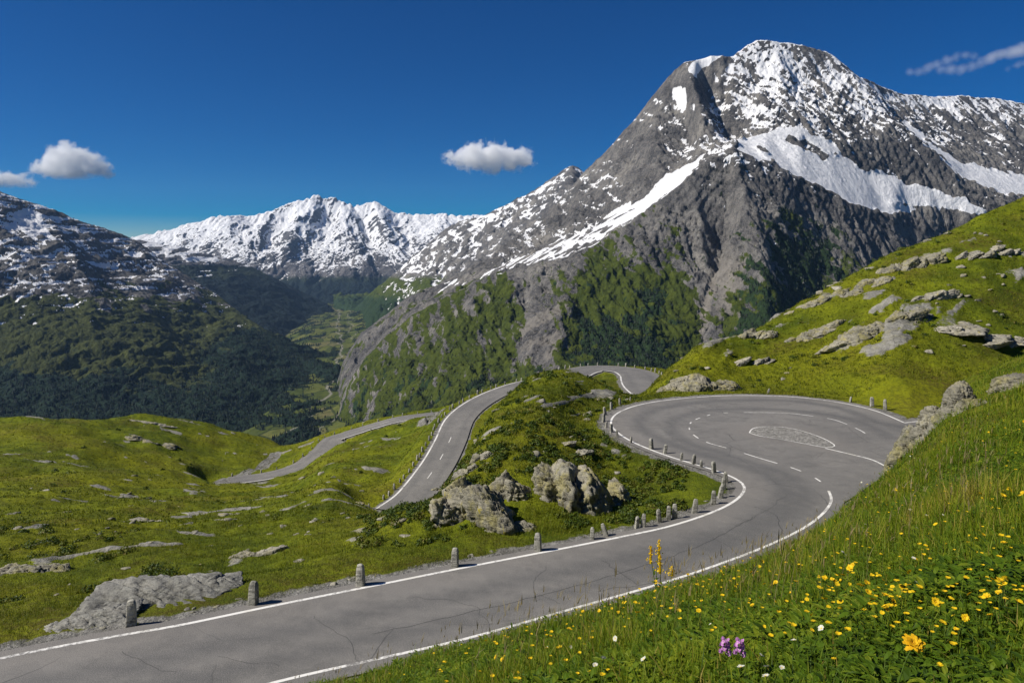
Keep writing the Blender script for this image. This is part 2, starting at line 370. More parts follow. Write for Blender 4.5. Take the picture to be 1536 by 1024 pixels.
# ------------------------------------------------------------------ near ground: survey columns (depth, row, crest tag)
E = [(300, 860), (420, 1100), (450, 1150)]
NEAR = {
 -900: [(.7, 3200), (1, 2700), (3, 1560), (8, 1260), (16, 1150), (24, 1060), (29, 985), (37, 905), (48, 838), (85, 752), (145, 680), (182, 640), (190, 637, 'k'), (230, 700)],
 -400: [(.7, 3000), (1, 2500), (3, 1500), (8, 1245), (15, 1160), (19, 1185), (22, 1160), (27.5, 1003, 'L'), (33, 935), (40, 880), (48, 835), (85, 751), (145, 676), (182, 636), (190, 633, 'k'), (230, 700)],
 0: [(.7, 2800), (1, 2300), (3, 1450), (8, 1210), (15, 1120), (20, 1112), (23, 1120), (28.6, 985), (31, 950, 'L'), (37, 890), (48, 830), (62, 788), (85, 752), (115, 715), (145, 678), (165, 645), (182, 627), (190, 624.5, 'k'), (230, 700)],
 120: [(.7, 2750), (1, 2240), (3, 1420), (8, 1195), (15, 1110), (20, 1098), (24, 1100), (29.5, 963), (32, 935, 'L'), (38, 880), (48, 825), (62, 785), (85, 755), (115, 725), (145, 690), (170, 652), (188, 630), (195, 623, 'k'), (230, 700)],
 230: [(.7, 2700), (1, 2180), (3, 1390), (8, 1180), (15, 1100), (20, 1088), (25, 1074), (30.6, 943), (33, 920, 'L'), (39, 868), (48, 820), (62, 785), (85, 760), (115, 740), (145, 715), (170, 680), (190, 645), (203, 619), (208, 615, 'k'), (240, 690)],
 340: [(.7, 2650), (1, 2110), (3, 1360), (8, 1165), (15, 1090), (20, 1076), (25.5, 1050), (31.7, 923), (34, 903, 'L'), (40, 860), (48, 822), (62, 785), (85, 760), (110, 745), (140, 732), (165, 723), (180, 700), (200, 664), (215, 639), (222, 635, 'k'), (260, 740)],
 400: [(.7, 2620), (1, 2070), (3, 1340), (8, 1152), (15, 1082), (20, 1066), (26, 1033), (32.5, 909), (35, 892, 'L'), (41, 845), (48, 815), (62, 780), (85, 755), (110, 740), (140, 728), (160, 722), (170, 716), (180, 708), (200, 680), (222, 656), (228, 655, 'k'), (260, 740)],
 440: [(.7, 2600), (1, 2040), (3, 1325), (8, 1140), (15, 1075), (20, 1056), (26.8, 1020), (33, 901), (36.5, 875, 'L'), (42, 830), (50, 800), (65, 770), (85, 748), (110, 732), (140, 718), (160, 714), (172, 706), (185, 690), (200, 674), (212, 666, 'k'), (250, 740)],
 500: [(.7, 2550), (1, 2000), (3, 1300), (6, 1150), (10, 1085), (15, 1058), (20, 1044), (27.4, 1008), (33.8, 890), (36, 868, 'L'), (40, 832), (48, 792), (60, 765), (78, 740), (100, 718), (125, 698), (150, 682), (170, 672), (185, 664), (200, 646), (212, 639, 'k'), (250, 720)],
 560: [(.7, 2500), (1, 1960), (2, 1440), (4, 1180), (7, 1082), (10, 1050), (14, 1036, 's'), (19, 1040), (24, 1030), (27.8, 1000), (34.7, 876), (37, 858, 'L'), (41, 815), (50, 776, 'v'), (62, 772), (80, 765), (92, 758), (104, 730), (125, 695), (150, 668), (175, 648), (188, 636), (200, 628), (206, 626, 'k'), (240, 700)],
 600: [(.7, 2480), (1, 1930), (2, 1410), (4, 1150), (7, 1055), (10, 1020), (13, 1005, 's'), (19, 1012), (24, 1018), (28.3, 987), (35, 870), (37.5, 855, 'L'), (41, 820), (47, 757, 'v'), (60, 780), (80, 787), (95, 755), (105, 735), (125, 700), (150, 665), (175, 640), (190, 627), (200, 621), (208, 618.5, 'k'), (240, 690)],
 650: [(.7, 2450), (1, 1890), (2, 1370), (4, 1110), (7, 1025), (9, 1000), (12, 986, 's'), (19, 1000), (24, 1005), (28.9, 975), (35.9, 860), (38, 845, 'L'), (44, 780), (47, 750, 'v'), (60, 785), (80, 790), (95, 760), (110, 700), (122, 668), (140, 652), (170, 630), (190, 616), (205, 609, 'k'), (240, 680)],
 700: [(.7, 2400), (1, 1850), (2, 1330), (3, 1140), (5, 1030), (8, 985), (11, 970, 's'), (14, 972), (20, 990), (25, 998), (29.5, 963), (36.8, 849), (39, 832, 'L'), (44, 765), (50, 705), (55, 679, 'v'), (62, 705), (75, 722), (95, 722), (110, 690), (130, 632), (138, 612), (150, 605), (170, 600), (192, 594, 'k'), (210, 610)],
 735: [(.7, 2370), (1, 1820), (2, 1310), (3, 1120), (5, 1015), (8, 968), (11, 956, 's'), (14, 960), (20, 980), (25.5, 987), (30, 955), (37.3, 841), (40, 815, 'L'), (46, 742), (52, 680), (60, 640), (66, 622), (70, 612, 'v'), (80, 640), (100, 660), (125, 628), (140, 598), (150, 590), (165, 588), (180, 589, 'k'), (200, 630)],
 768: [(.7, 2340), (1, 1800), (2, 1290), (3, 1105), (5, 1003), (8, 955), (11, 943, 's'), (14, 948), (20, 970), (26, 974), (30.5, 944), (37.9, 834), (40.5, 810, 'L'), (46, 738), (52, 676), (60, 634), (70, 606), (80, 588), (86, 581, 'v'), (95, 610), (120, 618), (145, 583), (152, 578), (162, 579, 'k'), (200, 650)],
 800: [(.7, 2310), (1, 1780), (2, 1275), (3, 1095), (5, 993), (8, 944), (11, 933, 's'), (15, 940), (21, 962), (27, 964), (31, 934), (38.8, 825), (41, 802, 'L'), (46, 738), (52, 676), (60, 631), (72, 594), (85, 568), (92, 561, 'v'), (100, 580), (120, 612), (145, 594), (160, 585), (200, 660)],
 850: [(.7, 2260), (1, 1750), (2, 1255), (3, 1080), (5, 978), (8, 930), (11, 919, 's'), (15, 928), (22, 950), (28, 951), (32, 917), (39.2, 820), (41.5, 795, 'L'), (46, 745), (52, 690), (60, 644), (70, 604), (82, 569), (92, 555, 'v'), (100, 570), (115, 592), (140, 573), (158, 553), (166, 551), (200, 640)],
 900: [(.7, 2220), (1, 1720), (2, 1235), (3, 1065), (5, 963), (8, 914), (11, 903, 's'), (15, 908), (22, 925), (29, 935), (33, 901), (40, 811), (42.5, 787, 'L'), (46, 757), (52, 712), (60, 666), (66, 645), (73, 620), (80, 599), (90, 575, 'v'), (100, 586), (120, 581), (140, 566), (160, 548.5), (166, 546), (200, 640)],
 950: [(.7, 2190), (1, 1700), (2, 1225), (3, 1055), (5, 950), (8, 899), (12, 884, 's'), (16, 888), (23, 903), (30, 915), (34, 886), (42, 800), (45, 777, 'L'), (52, 725), (60, 688), (66, 662), (76, 610), (82, 606, 'v'), (95, 602), (108, 593), (120, 580), (140, 566), (160, 548), (166, 546), (200, 640)],
 1000: [(.7, 2160), (1, 1680), (2, 1210), (3, 1045), (5, 936), (8, 882), (12, 867, 's'), (16, 868), (24, 885), (31, 897), (35, 869), (42.3, 789), (46, 765, 'L'), (52, 728), (57.5, 683), (66, 640), (80, 600), (83, 597), (87, 585), (92, 558), (96.5, 539, 'h'), (104, 580), (115, 590), (140, 572), (160, 551), (168, 549), (200, 650)],
 1046: [(.7, 2135), (1, 1665), (2, 1195), (3, 1030), (5, 920), (8, 866), (12, 848, 's'), (17, 848), (24, 865), (33, 880), (36, 856), (43.2, 780), (48, 748), (54, 701), (66, 640), (82, 594), (84, 590), (88, 568), (94, 532), (99, 507, 'h'), (110, 560), (120, 590), (160, 580), (200, 650)],
 1100: [(.7, 2110), (1, 1650), (2, 1180), (3, 1020), (5, 905), (8, 848), (12, 828, 's'), (17, 826), (24, 843), (34, 862), (38, 836), (46, 757), (56, 690), (66, 642), (82.5, 592), (84.5, 589), (88, 573), (97, 527), (105, 496, 'h'), (120, 560), (160, 590), (200, 660)],
 1140: [(.7, 2090), (1, 1640), (2, 1170), (3, 1010), (5, 890), (8, 835), (12, 815), (18, 810, 's'), (24, 822), (36, 848), (40, 820), (47, 748), (56, 690), (66, 642), (82.5, 592), (84.5, 588), (92, 556), (100, 513), (109, 481, 'h'), (126, 550), (160, 590), (200, 660)],
 1190: [(.7, 2065), (1, 1620), (2, 1155), (3, 995), (5, 873), (8, 815), (12, 790), (18, 780, 's'), (26, 793), (38, 818), (43, 788), (50, 726), (66, 643), (80.5, 597), (82.5, 594), (90, 556), (100, 508), (110, 466), (115, 449, 'h'), (130, 520), (160, 590), (200, 660)],
 1240: [(.7, 2040), (1, 1600), (2, 1140), (3, 980), (5, 857), (8, 793), (13, 760), (19, 749, 's'), (26, 757), (36, 785), (45, 765), (50, 726), (66, 643), (78.5, 602), (80.5, 598), (90, 546), (100, 492), (110, 446), (117, 422, 'h'), (135, 500), (160, 580), (200, 660)],
 1290: [(.7, 2020), (1, 1590), (2, 1135), (3, 965), (5, 841), (8, 770), (13, 727), (20, 706), (27, 704, 's'), (36, 728), (46, 756), (52, 712), (66, 643), (75, 611), (77, 607), (90, 526), (100, 468), (110, 422), (119, 394, 'h'), (135, 480), (160, 570), (200, 660)],
 1340: [(.7, 2000), (1, 1580), (2, 1125), (3, 955), (5, 828), (8, 752), (13, 700), (20, 670), (28, 658), (35, 660, 's'), (44, 705), (50, 728), (56, 690), (66, 643), (70, 630), (73, 617), (82, 560), (92, 495), (104, 430), (116, 385), (121, 366, 'h'), (135, 460), (160, 560), (200, 660)],
 1420: [(.7, 1980), (1, 1560), (2, 1110), (3, 940), (5, 811), (8, 730), (13, 671), (20, 630), (28, 598), (38, 572), (44, 566, 's'), (52, 630), (58, 679), (66, 643), (72, 620), (80, 575), (90, 500), (105, 415), (118, 360), (123, 333, 'h'), (135, 420), (160, 540), (200, 660)],
 1480: [(.7, 1960), (1, 1540), (2, 1100), (3, 930), (5, 799), (8, 718), (13, 656), (20, 611), (28, 577), (38, 552), (45, 545, 's'), (54, 600), (62, 660), (69, 632), (74, 614), (84, 552), (96, 465), (110, 380), (120, 330), (125, 303, 'h'), (140, 400), (160, 520), (200, 660)],
 1536: [(.7, 1940), (1, 1520), (2, 1090), (3, 920), (5, 790), (8, 708), (13, 643), (20, 592), (28, 558), (38, 533), (46, 524, 's'), (56, 570), (66, 640), (70, 628), (76, 606), (90, 520), (105, 415), (118, 335), (128, 274, 'h'), (145, 380), (165, 500), (200, 660)],
 1700: [(.7, 1900), (1, 1480), (2, 1060), (3, 890), (5, 760), (8, 680), (13, 612), (20, 560), (28, 522), (38, 500), (46, 490, 's'), (60, 530), (72, 621), (80, 590), (90, 500), (105, 390), (120, 290), (132, 218, 'h'), (150, 330), (175, 480), (210, 660)],
 2200: [(.7, 1800), (1, 1400), (2, 1000), (3, 830), (5, 690), (8, 600), (13, 520), (20, 460), (28, 430), (40, 410), (50, 400, 's'), (64, 440), (76, 600), (90, 480), (110, 330), (130, 200), (142, 160, 'h'), (165, 300), (200, 500)],
}
for c in NEAR: NEAR[c] = NEAR[c] + E
near = Sheet(*columns(NEAR, True), -420, 1960, 2.0, .75, 440, 980)
near.S = blur(near.S, 5, 5)
_w = sstep(2, 6, near.Y) * (1 - sstep(.62, .97, near.Y / np.interp(near.PX, [400, 700, 1000, 1240, 1340, 1420, 1600], [27, 30, 35, 45, 50, 56, 70])))
near.S += _w * np.interp(near.PX, [400, 560, 600, 650, 700, 768, 850, 1000, 1100, 1240, 1340, 1420, 1536], [-18, -14, 3, 9, 15, 22, 27, 30, 41, 44, 45, 24, 15])
near.finish_rows()

# ------------------------------------------------------------------ roads (plan lines with level)
ES = 0.45                                  # asphalt beyond the edge line
lineL = [(-420, 1084), (-200, 1033), (0, 987), (110, 965), (200, 949), (270, 937), (400, 910), (540, 882), (700, 850), (850, 821), (940, 803), (1000, 790), (1055, 773), (1092, 757), (1112, 742), (1116, 729), (1102, 717),
         (1066, 703), (1000, 683), (950, 663), (925, 647), (916.5, 634), (924, 621), (948, 610), (985, 602), (1040, 596), (1100, 593), (1180, 594.5), (1250, 602), (1310, 615), (1357, 634)]
lineR = [(-100, 1160), (150, 1092), (415, 1022), (560, 989), (700, 957), (850, 915), (1000, 872), (1100, 838), (1160, 814), (1208, 790), (1236, 768), (1247, 750), (1243, 736)]
LW = catmull([on_level(*p) for p in lineL], .5); LR_ = catmull([on_level(*p) for p in lineR], .5)
far_tail = [(44, 71.5), (52, 74.5), (62, 77), (75, 78)]
LW = np.concatenate([LW, catmull([LW[-1]] + far_tail, .8)[1:]])
def offset(L, d):
    L = np.asarray(L); T = np.gradient(L[:, :2], axis=0); T /= np.linalg.norm(T, axis=1)[:, None] + 1e-9
    o = L.copy(); o[:, 0] -= T[:, 1] * d; o[:, 1] += T[:, 0] * d; return o
edgeL = offset(LW, ES + .15)
edgeR = offset(LR_[:-3], -.75)
apron = [(22.2, 47.5), (24.5, 50), (28, 53.5), (32, 57), (38, 61), (46, 64.5), (56, 68), (75, 69.5)]
OUT = np.concatenate([edgeL, np.array(apron[::-1]), edgeR[::-1]])
FAR = {'R2': [(590, 768, 93), (619, 746, 98), (641, 719, 105), (660, 690, 113), (675, 660, 122), (688, 631, 132), (709, 607, 140), (738, 593, 147), (775, 580, 153), (812, 569, 157), (850, 559, 160)],
       'R3': [(655, 619, 193), (640, 622, 192), (605, 626, 191), (570, 631, 189.5), (540, 638, 188), (515, 648, 186.5), (502, 660, 185.5), (492, 675, 182), (473, 692, 177), (445, 705, 172.5), (400, 716, 169), (345, 722, 167)],
       'R4': [(992, 594, 112), (978, 588, 117), (967, 580, 124), (962, 571, 131), (958, 563, 139), (945, 556.5, 147), (920, 553, 152), (895, 553.5, 153), (872, 557, 150), (858, 562, 145), (850, 568, 140)]}
HALF = {'R2': 2.8, 'R3': 3.15, 'R4': 3.9}
ROAD = {k: catmull([tuple(at(*p)) for p in v], 1.2) for k, v in FAR.items()}
ROAD['R4'] = catmull([tuple(at(*p)) for p in FAR['R4']], .8)
for k in ROAD:                                             # even gradient
    z = ROAD[k][:, 2]; r = 12; zp = np.pad(z, r, mode='edge'); ROAD[k][:, 2] = np.convolve(zp, np.ones(2 * r + 1) / (2 * r + 1), 'valid')

X, Y = near.X, near.Y
# outcrops and humps before the roads are cut
amp = sstep(2, 30, Y)
near.Z += amp * (.75 * fbm(X / 16, Y / 16, 3, 3) + .32 * fbm(X / 5, Y / 5, 3, 5)) + (.05 + .11 * amp) * fbm(X / 1.3, Y / 1.3, 4, 9)
near.Z += sstep(42, 60, Y) * sstep(600, 540, near.PX) * .8 * fbm(X / 13, Y / 8, 3, 43) + sstep(60, 120, Y) * (near.PX < 640) * 2.0 * fbm(X / 26, Y / 20, 3, 41)
inR1 = in_poly(X, Y, OUT); dR1, _ = dist_poly(X, Y, OUT, True); dR1[inR1] = 0
droad = dR1.copy()
w = sstep(6.5, 1.2, dR1); low = R1Z - .06
near.Z = near.Z * (1 - w) + low * w
for k in ROAD:
    d, h = dist_poly(X, Y, ROAD[k]); d = np.maximum(d - HALF[k], 0)
    w = sstep(6.5 if k != 'R4' else 5, 1., d); near.Z = near.Z * (1 - w) + (h - .17) * w; droad = np.minimum(droad, d)
# rock slabs breaking through the turf, tilted like the strata
rowN = near.rows()
u = .82 * X + .35 * near.Z; v = .55 * near.Z - .3 * X + .25 * Y
sl = fbm(u / 5.5, v / 1.6, 4, 21); pt = fbm(X / 19, Y / 19, 3, 23)
hillR = sstep(1000, 1100, near.PX) * sstep(83, 90, Y) * (1 - sstep(124, 132, Y)); hillR = np.where(near.PX > 1385, hillR * sstep(84, 100, Y), hillR)
band = sstep(-.05, .35, fbm((X * .9 - Y * .2) / 17, (near.Z - .33 * X + 12) / 4.2, 3, 29))
crestR = sstep(9, 1, near.Z - 0) * 0 + sstep(3.2, .6, np.abs(Y - np.interp(near.PX, [1000, 1140, 1340, 1536, 1700], [101, 111, 120, 127, 131])))
rock = hillR * np.clip(.9 * band + .35 * crestR, 0, 1) * sstep(-.12, .22, sl)
spur = sstep(640, 700, near.PX) * (1 - sstep(930, 960, near.PX)) * sstep(43, 47, Y) * (1 - sstep(92, 97, Y))
rock = np.maximum(rock, spur * sstep(.2, .42, sl + .35 * pt))
left = (1 - sstep(600, 640, near.PX)) * sstep(36, 45, Y)
rock = np.maximum(rock, left * sstep(.3, .5, fbm(X / 6, Y / 4.5, 4, 33) + .35 * pt))
rock *= sstep(1.2, 2.4, droad)
near.Z += rock * (.22 + .55 * hillR) * (.6 + .8 * np.abs(fbm(u / 2.2, v / .7, 3, 37)))
gravel = sstep(np.where(Y > 95, .7, 1.35), .1, droad + .55 * fbm(X / 1.7, Y / 1.7, 3, 51)) * (Y > 25)
track = catmull([tuple(at(*p)) for p in [(338, 722, 167), (365, 712, 172), (388, 699, 180), (404, 688, 188), (414, 681, 196)]], 1.5)
dt, _ = dist_poly(X, Y, track); gravel = np.maximum(gravel, sstep(2.0, 1.2, dt))
pull = catmull([tuple(at(*p)) for p in [(640, 622, 192), (655, 625, 186), (648, 636, 176), (640, 645, 165)]], 1.5)
dt, _ = dist_poly(X, Y, pull); gravel = np.maximum(gravel, .8 * sstep(3.6, 1.2, dt))
isl4 = np.array([tuple(at(*p))[:2] for p in [(890, 574, 128), (897, 565, 139), (915, 562, 142.5), (940, 562.5, 142.5), (930, 566, 138), (918, 573, 129)]])

# back of the viewpoint, so the ground closes under and behind the camera
x0 = near.X[0]; nb = len(x0); B = []
for yb, k in ((-1.5, 3), (-8, 12), (-40, 40)):
    B.append(np.stack([x0 * k * 1.2, np.full(nb, yb), near.Z[0] * (1 + .02 * k) + .05 * k + x0 * k * .18], -1))
Bv = np.concatenate(B); base = near.X.size; i0 = np.arange(nb); rowsI = [i0] + [base + k * nb + i0 for k in range(3)]
Bq = np.concatenate([np.stack([rowsI[k][:-1], rowsI[k + 1][:-1], rowsI[k + 1][1:], rowsI[k][1:]], -1)[:, ::-1] for k in range(3)])
ground = near.build('ground', m_ground(), {'rock': rock, 'gravel': gravel}, (Bv, Bq))
tag(ground, kind='structure')

# ------------------------------------------------------------------ asphalt and markings
M_ASPH, M_PAINT, M_GRAV = m_asphalt(), m_paint(), m_gravel()
def plate(name, poly, z, mat, step=None, attrs=None):
    """flat sheet bounded by a plan outline, with inner points so wear can vary over it"""
    P = np.asarray(poly)[:, :2]; n = len(P); co = [Vector(p) for p in P]
    if step:
        gx, gy = np.meshgrid(np.arange(P[:, 0].min(), P[:, 0].max(), step), np.arange(P[:, 1].min(), P[:, 1].max(), step))
        ins = in_poly(gx, gy, P); d, _ = dist_poly(gx, gy, P, True); ins &= d > .25 * step
        co += [Vector((a, b)) for a, b in zip(gx[ins], gy[ins])]
    vs, es, fs, *_ = delaunay_2d_cdt(co, [], [list(range(n))], 1, 1e-5)
    V = np.array([(a.x, a.y, z) for a in vs]); fs = [f if (V[f[1], 0] - V[f[0], 0]) * (V[f[2], 1] - V[f[0], 1]) - (V[f[1], 1] - V[f[0], 1]) * (V[f[2], 0] - V[f[0], 0]) > 0 else f[::-1] for f in fs]
    o = mesh_obj(name, V, [tuple(f) for f in fs], mat)
    for k, fn in (attrs or {}).items():
        a = o.data.attributes.new(k, 'FLOAT', 'POINT'); a.data.foreach_set('value', fn(V[:, 0], V[:, 1]).astype(np.float32))
    return o
def ribbon(name, L, half, dz, mat, parent=None, cross=6, attrs=None):
    L = np.asarray(L); T = np.gradient(L[:, :2], axis=0); T /= np.linalg.norm(T, axis=1)[:, None] + 1e-9
    N = np.stack([-T[:, 1], T[:, 0]], -1); ks = np.linspace(-1, 1, cross + 1); z = L[:, 2] if L.shape[1] > 2 else np.full(len(L), R1Z)
    V = np.stack([np.stack([L[:, 0] + N[:, 0] * k * half, L[:, 1] + N[:, 1] * k * half, z + dz], -1) for k in ks], 1).reshape(-1, 3)
    m = cross + 1; i = np.arange(len(L) * m).reshape(len(L), m)
    Q = np.stack([i[:-1, :-1], i[:-1, 1:], i[1:, 1:], i[1:, :-1]], -1).reshape(-1, 4)[:, ::-1]
    o = mesh_obj(name, V, Q.copy(), mat, parent=parent)
    for k2, fn in (attrs or {}).items():
        a = o.data.attributes.new(k2, 'FLOAT', 'POINT'); a.data.foreach_set('value', np.tile(fn(ks), len(L)).astype(np.float32))
    return o
island = np.array([on_level(*p) for p in [(1124, 649), (1129, 643), (1143, 640), (1165, 640), (1190, 643), (1215, 650), (1236, 658), (1247, 664), (1252, 669), (1238, 671), (1205, 665), (1172, 659), (1140, 654)]])
island = catmull(list(island) + [island[0]], .4)[:-1]
dash = [(1231, 722), (1218, 714), (1190, 702), (1140, 687), (1095, 673), (1063, 664), (1043, 654), (1034, 643), (1038, 632), (1058, 624), (1085, 619), (1170, 619), (1220, 624), (1255, 630.5), (1290, 645), (1304, 655)]
DASH = catmull([on_level(*p) for p in dash], .3)
def trk(x, y):
    d, _ = dist_poly(x, y, offset(LW, -2.6)); d2, _ = dist_poly(x, y, offset(DASH, 1.6)); d3, _ = dist_poly(x, y, offset(LR_, 1.5))
    return .62 * np.maximum.reduce([sstep(1.1, .1, d), sstep(1.0, .1, d2), sstep(.9, .1, d3)])
def worn(x, y):
    d, _ = dist_poly(x, y, LW); d2, _ = dist_poly(x, y, island, True)
    return np.maximum(.45 * sstep(2.2, .3, d), .6 * sstep(2.5, .2, d2))
road = plate('road', OUT, R1Z, M_ASPH, .7, {'track': trk, 'worn': worn}); tag(road, kind='structure')
def strip(name, L, half, z=None, dz=.006, parent=None): return ribbon(name, L, half, dz, M_PAINT, parent, 1)
strip('edge_line', LW, .095, parent=road); strip('edge_line', LR_, .085, parent=road)
def arc(L):
    s = np.concatenate([[0], np.cumsum(np.linalg.norm(np.diff(L[:, :2], axis=0), axis=1))]); return s
sD = arc(DASH)
for a, b in ((0, 1.2), (2.2, 3.6), (4.6, 8.2), (9.8, 12.2), (13.2, 14.8), (16.4, 17.6), (18.8, 19.8), (20.8, 22.0), (23.0, 24.0), (25.2, 26.2), (27.4, 34.5), (35.6, 38.5), (39.6, 42.0), (43, 45)):
    m = (sD >= a) & (sD <= b)
    if m.sum() > 2: strip('centre_dash', DASH[m], .06, parent=road)
isl = plate('gravel_island', island, R1Z + .012, M_GRAV); isl.parent = road
strip('island_line', np.concatenate([island, island[:1]]), .05, dz=.02, parent=road)
strip('edge_line', catmull([on_level(*p) for p in [(1238, 672), (1280, 682), (1310, 690), (1335, 703)]], .4), .08, parent=road)
for k in ROAD:
    rd = ribbon('road', ROAD[k], HALF[k], 0, M_ASPH, None, 8, {'track': lambda s: .3 * (np.abs(np.abs(s) - .5) < .2), 'worn': lambda s: .35 * (np.abs(s) > .8)})
    tag(rd, kind='structure')
    L = ROAD[k]
    strip('edge_line', offset(L, HALF[k] - .35) if k != 'R4' else offset(L, -(HALF[k] - .35) if False else HALF[k] - .35), .13, dz=.02, parent=rd)
    if k != 'R4':
        s = arc(L)
        for q in np.arange(4, s[-1] - 4, 8.):
            m = (s >= q) & (s <= q + 3)
            if m.sum() > 2: strip('centre_dash', L[m], .055, dz=.02, parent=rd)

# cracks and tar seams: thin dark strips on the near road
M_SEAM = m_plain('tar_seam', (.035, .035, .035), .6)
def wig(P, amp, seed):
    P = catmull(P, .25); n = fbm(np.arange(len(P)) * .23, np.zeros(len(P)) + seed, 5, seed, .75); return offset(P, 0) + amp * np.stack([n, fbm(np.arange(len(P)) * .19, np.zeros(len(P)) - seed, 4, seed + 1)], -1)
SE = [((560, 950), (760, 905), (900, 868), (1040, 822), (1130, 775)), ((330, 985), (420, 1000)), ((620, 895), (700, 905), (735, 938)), ((905, 840), (935, 862), (960, 876)), ((1050, 800), (1085, 815), (1110, 832)), ((180, 975), (260, 1010)), ((1130, 760), (1160, 770), (1175, 800)), ((1180, 740), (1150, 765), (1100, 790)), ((1000, 650), (1040, 672), (1100, 690)), ((960, 628), (1010, 640), (1060, 640)), ((1200, 690), (1240, 700), (1290, 712)), ((470, 925), (520, 960), (540, 990)), ((1270, 640), (1300, 662), (1320, 668)), ((820, 850), (800, 880), (840, 905))]
for i, q in enumerate(SE):
    ribbon('tar_seam', wig([on_level(*a) for a in q], .5 if i else .2, i + 3), .008 if i % 3 else .013, .003, M_SEAM, road, 1)
# ------------------------------------------------------------------ the great peak and its buttress
mc = [(430, 640, 2900), (480, 600, 2950), (540, 500, 3100), (610, 448, 3200), (670, 418, 3250), (733, 388, 3300), (800, 336, 3300), (850, 290, 3300), (877, 257, 3300), (900, 235, 3300), (925, 208, 3280), (950, 180, 3250), (970, 153, 3220), (985, 135, 3200), (1003, 112, 3170), (1020, 95, 3150), (1045, 86, 3150), (1066, 80, 3155), (1084, 80, 3165), (1100, 82, 3190), (1118, 68, 3240), (1137, 58, 3270), (1165, 61, 3290), (1200, 66, 3310), (1240, 76, 3350), (1262, 92, 3370), (1285, 112, 3390), (1310, 132, 3430), (1350, 138, 3650), (1400, 143, 3800), (1440, 142, 3900), (1490, 146, 4000), (1536, 153, 4100), (1620, 165, 4200), (1800, 190, 4300)]
rm = [(430, 660, 2200), (500, 628, 2300), (530, 566, 2400), (565, 516, 2450), (620, 472, 2420), (680, 441, 2400), (740, 412, 2380), (800, 396, 2360), (850, 386, 2340), (900, 361, 2330), (950, 327, 2340), (1000, 291, 2360), (1040, 255, 2390), (1070, 234, 2410), (1098, 221, 2420), (1150, 239, 2440), (1200, 262, 2460), (1250, 290, 2480), (1300, 316, 2520), (1335, 338, 2560), (1372, 368, 2600), (1450, 430, 2650), (1536, 480, 2700), (1800, 580, 2750)]
gl = [(530, 566, 2490), (620, 474, 2500), (680, 444, 2480), (740, 414, 2460), (800, 397, 2440), (850, 386, 2420), (900, 359, 2410), (950, 325, 2420), (1000, 288, 2440), (1040, 251, 2470), (1070, 233, 2490)]
gu = [(600, 466, 2750), (680, 425, 2800), (740, 395, 2720), (800, 376, 2660), (850, 358, 2640), (900, 331, 2620), (950, 300, 2600), (1000, 263, 2580), (1045, 236, 2560)]
r1 = [(1020, 95, 3150), (1038, 130, 2950), (1053, 165, 2790), (1070, 203, 2650), (1086, 224, 2560), (1098, 221, 2420)]
g1 = [(1054, 112, 3140), (1063, 152, 3070), (1077, 186, 2960), (1092, 209, 2820), (1107, 217, 2680)]
r0 = [(1003, 112, 3170), (1018, 150, 3060), (1030, 185, 2960), (1040, 215, 2820)]
r2 = [(1245, 78, 3350), (1275, 110, 3250), (1310, 150, 3120), (1345, 185, 3000), (1400, 231, 2900), (1450, 274, 2840), (1500, 303, 2790), (1560, 345, 2760)]
c2 = [(1325, 150, 3420), (1352, 186, 3260), (1392, 215, 3170), (1440, 245, 3100), (1500, 277, 3040), (1560, 305, 2990), (1640, 335, 2950)]
su = [(1110, 207, 2640), (1150, 194, 2720), (1200, 190, 2760), (1250, 222, 2740), (1300, 252, 2760), (1350, 262, 2790), (1400, 285, 2780), (1440, 297, 2770), (1480, 310, 2760)]
f1 = [(850, 388, 2330), (852, 440, 2080), (842, 500, 1850), (832, 560, 1620), (825, 660, 1400)]
f2 = [(1085, 380, 2230), (1066, 430, 2080), (1050, 480, 1960), (1040, 540, 1820), (1030, 640, 1500)]
f3 = [(1100, 225, 2405), (1122, 310, 2210), (1138, 370, 2080), (1150, 440, 1930), (1155, 520, 1800)]
f4 = [(1258, 300, 2455), (1240, 380, 2265), (1225, 450, 2110)]
f5 = [(700, 440, 2370), (690, 500, 2150), (670, 560, 1950), (650, 640, 1650)]
f6 = [(760, 420, 2330), (770, 480, 2150), (760, 540, 1900)]
f7 = [(620, 478, 2400), (600, 540, 2250), (575, 590, 2100), (560, 640, 1900)]
f8 = [(930, 345, 2320), (950, 420, 2120), (955, 500, 1900), (950, 600, 1500)]
back = [(400, 800, 5000), (500, 700, 5000), (600, 600, 5000), (700, 530, 5000), (800, 480, 5000)] + [(px, HY, 5000) for px in range(1000, 1801, 200)]
base = [(px, 640, 1420) for px in (950, 1150, 1300, 1500, 1800)] + [(430, 760, 1700), (520, 740, 1650), (600, 705, 1550), (720, 680, 1450), (880, 670, 1400)] + [(px, 780, 1250) for px in range(400, 1801, 140)]
extra = [(1140, 120, 3090), (1200, 125, 3130), (1180, 160, 2900), (1250, 170, 2960), (1300, 210, 2870), (1230, 120, 3160), (940, 235, 3020), (980, 200, 2950), (920, 290, 2780), (980, 240, 2700), (1410, 190, 3500), (1470, 200, 3600), (1536, 215, 3650), (1450, 345, 2700), (1372, 345, 2660), (1300, 450, 2150), (1400, 480, 2250)]
pk = Sheet(*lines([mc, rm, gl, gu, r1, g1, r0, r2, c2, su, f1, f2, f3, f4, f5, f6, f7, f8], back + base + extra), 440, 1760, 1.35, 1280, 4950, 940)
pk.S = blur(pk.S, 2.2, 2.2); pk.finish_rows()
X, Y = pk.X, pk.Y
def warp(X, Y, s, a, seed): return X + a * fbm(X / s, Y / s, 3, seed), Y + a * fbm(X / s, Y / s, 3, seed + 5)
wx, wy = warp(X, Y, 260, 60, 61)
snowline = sstep(420, 240, pk.rows())
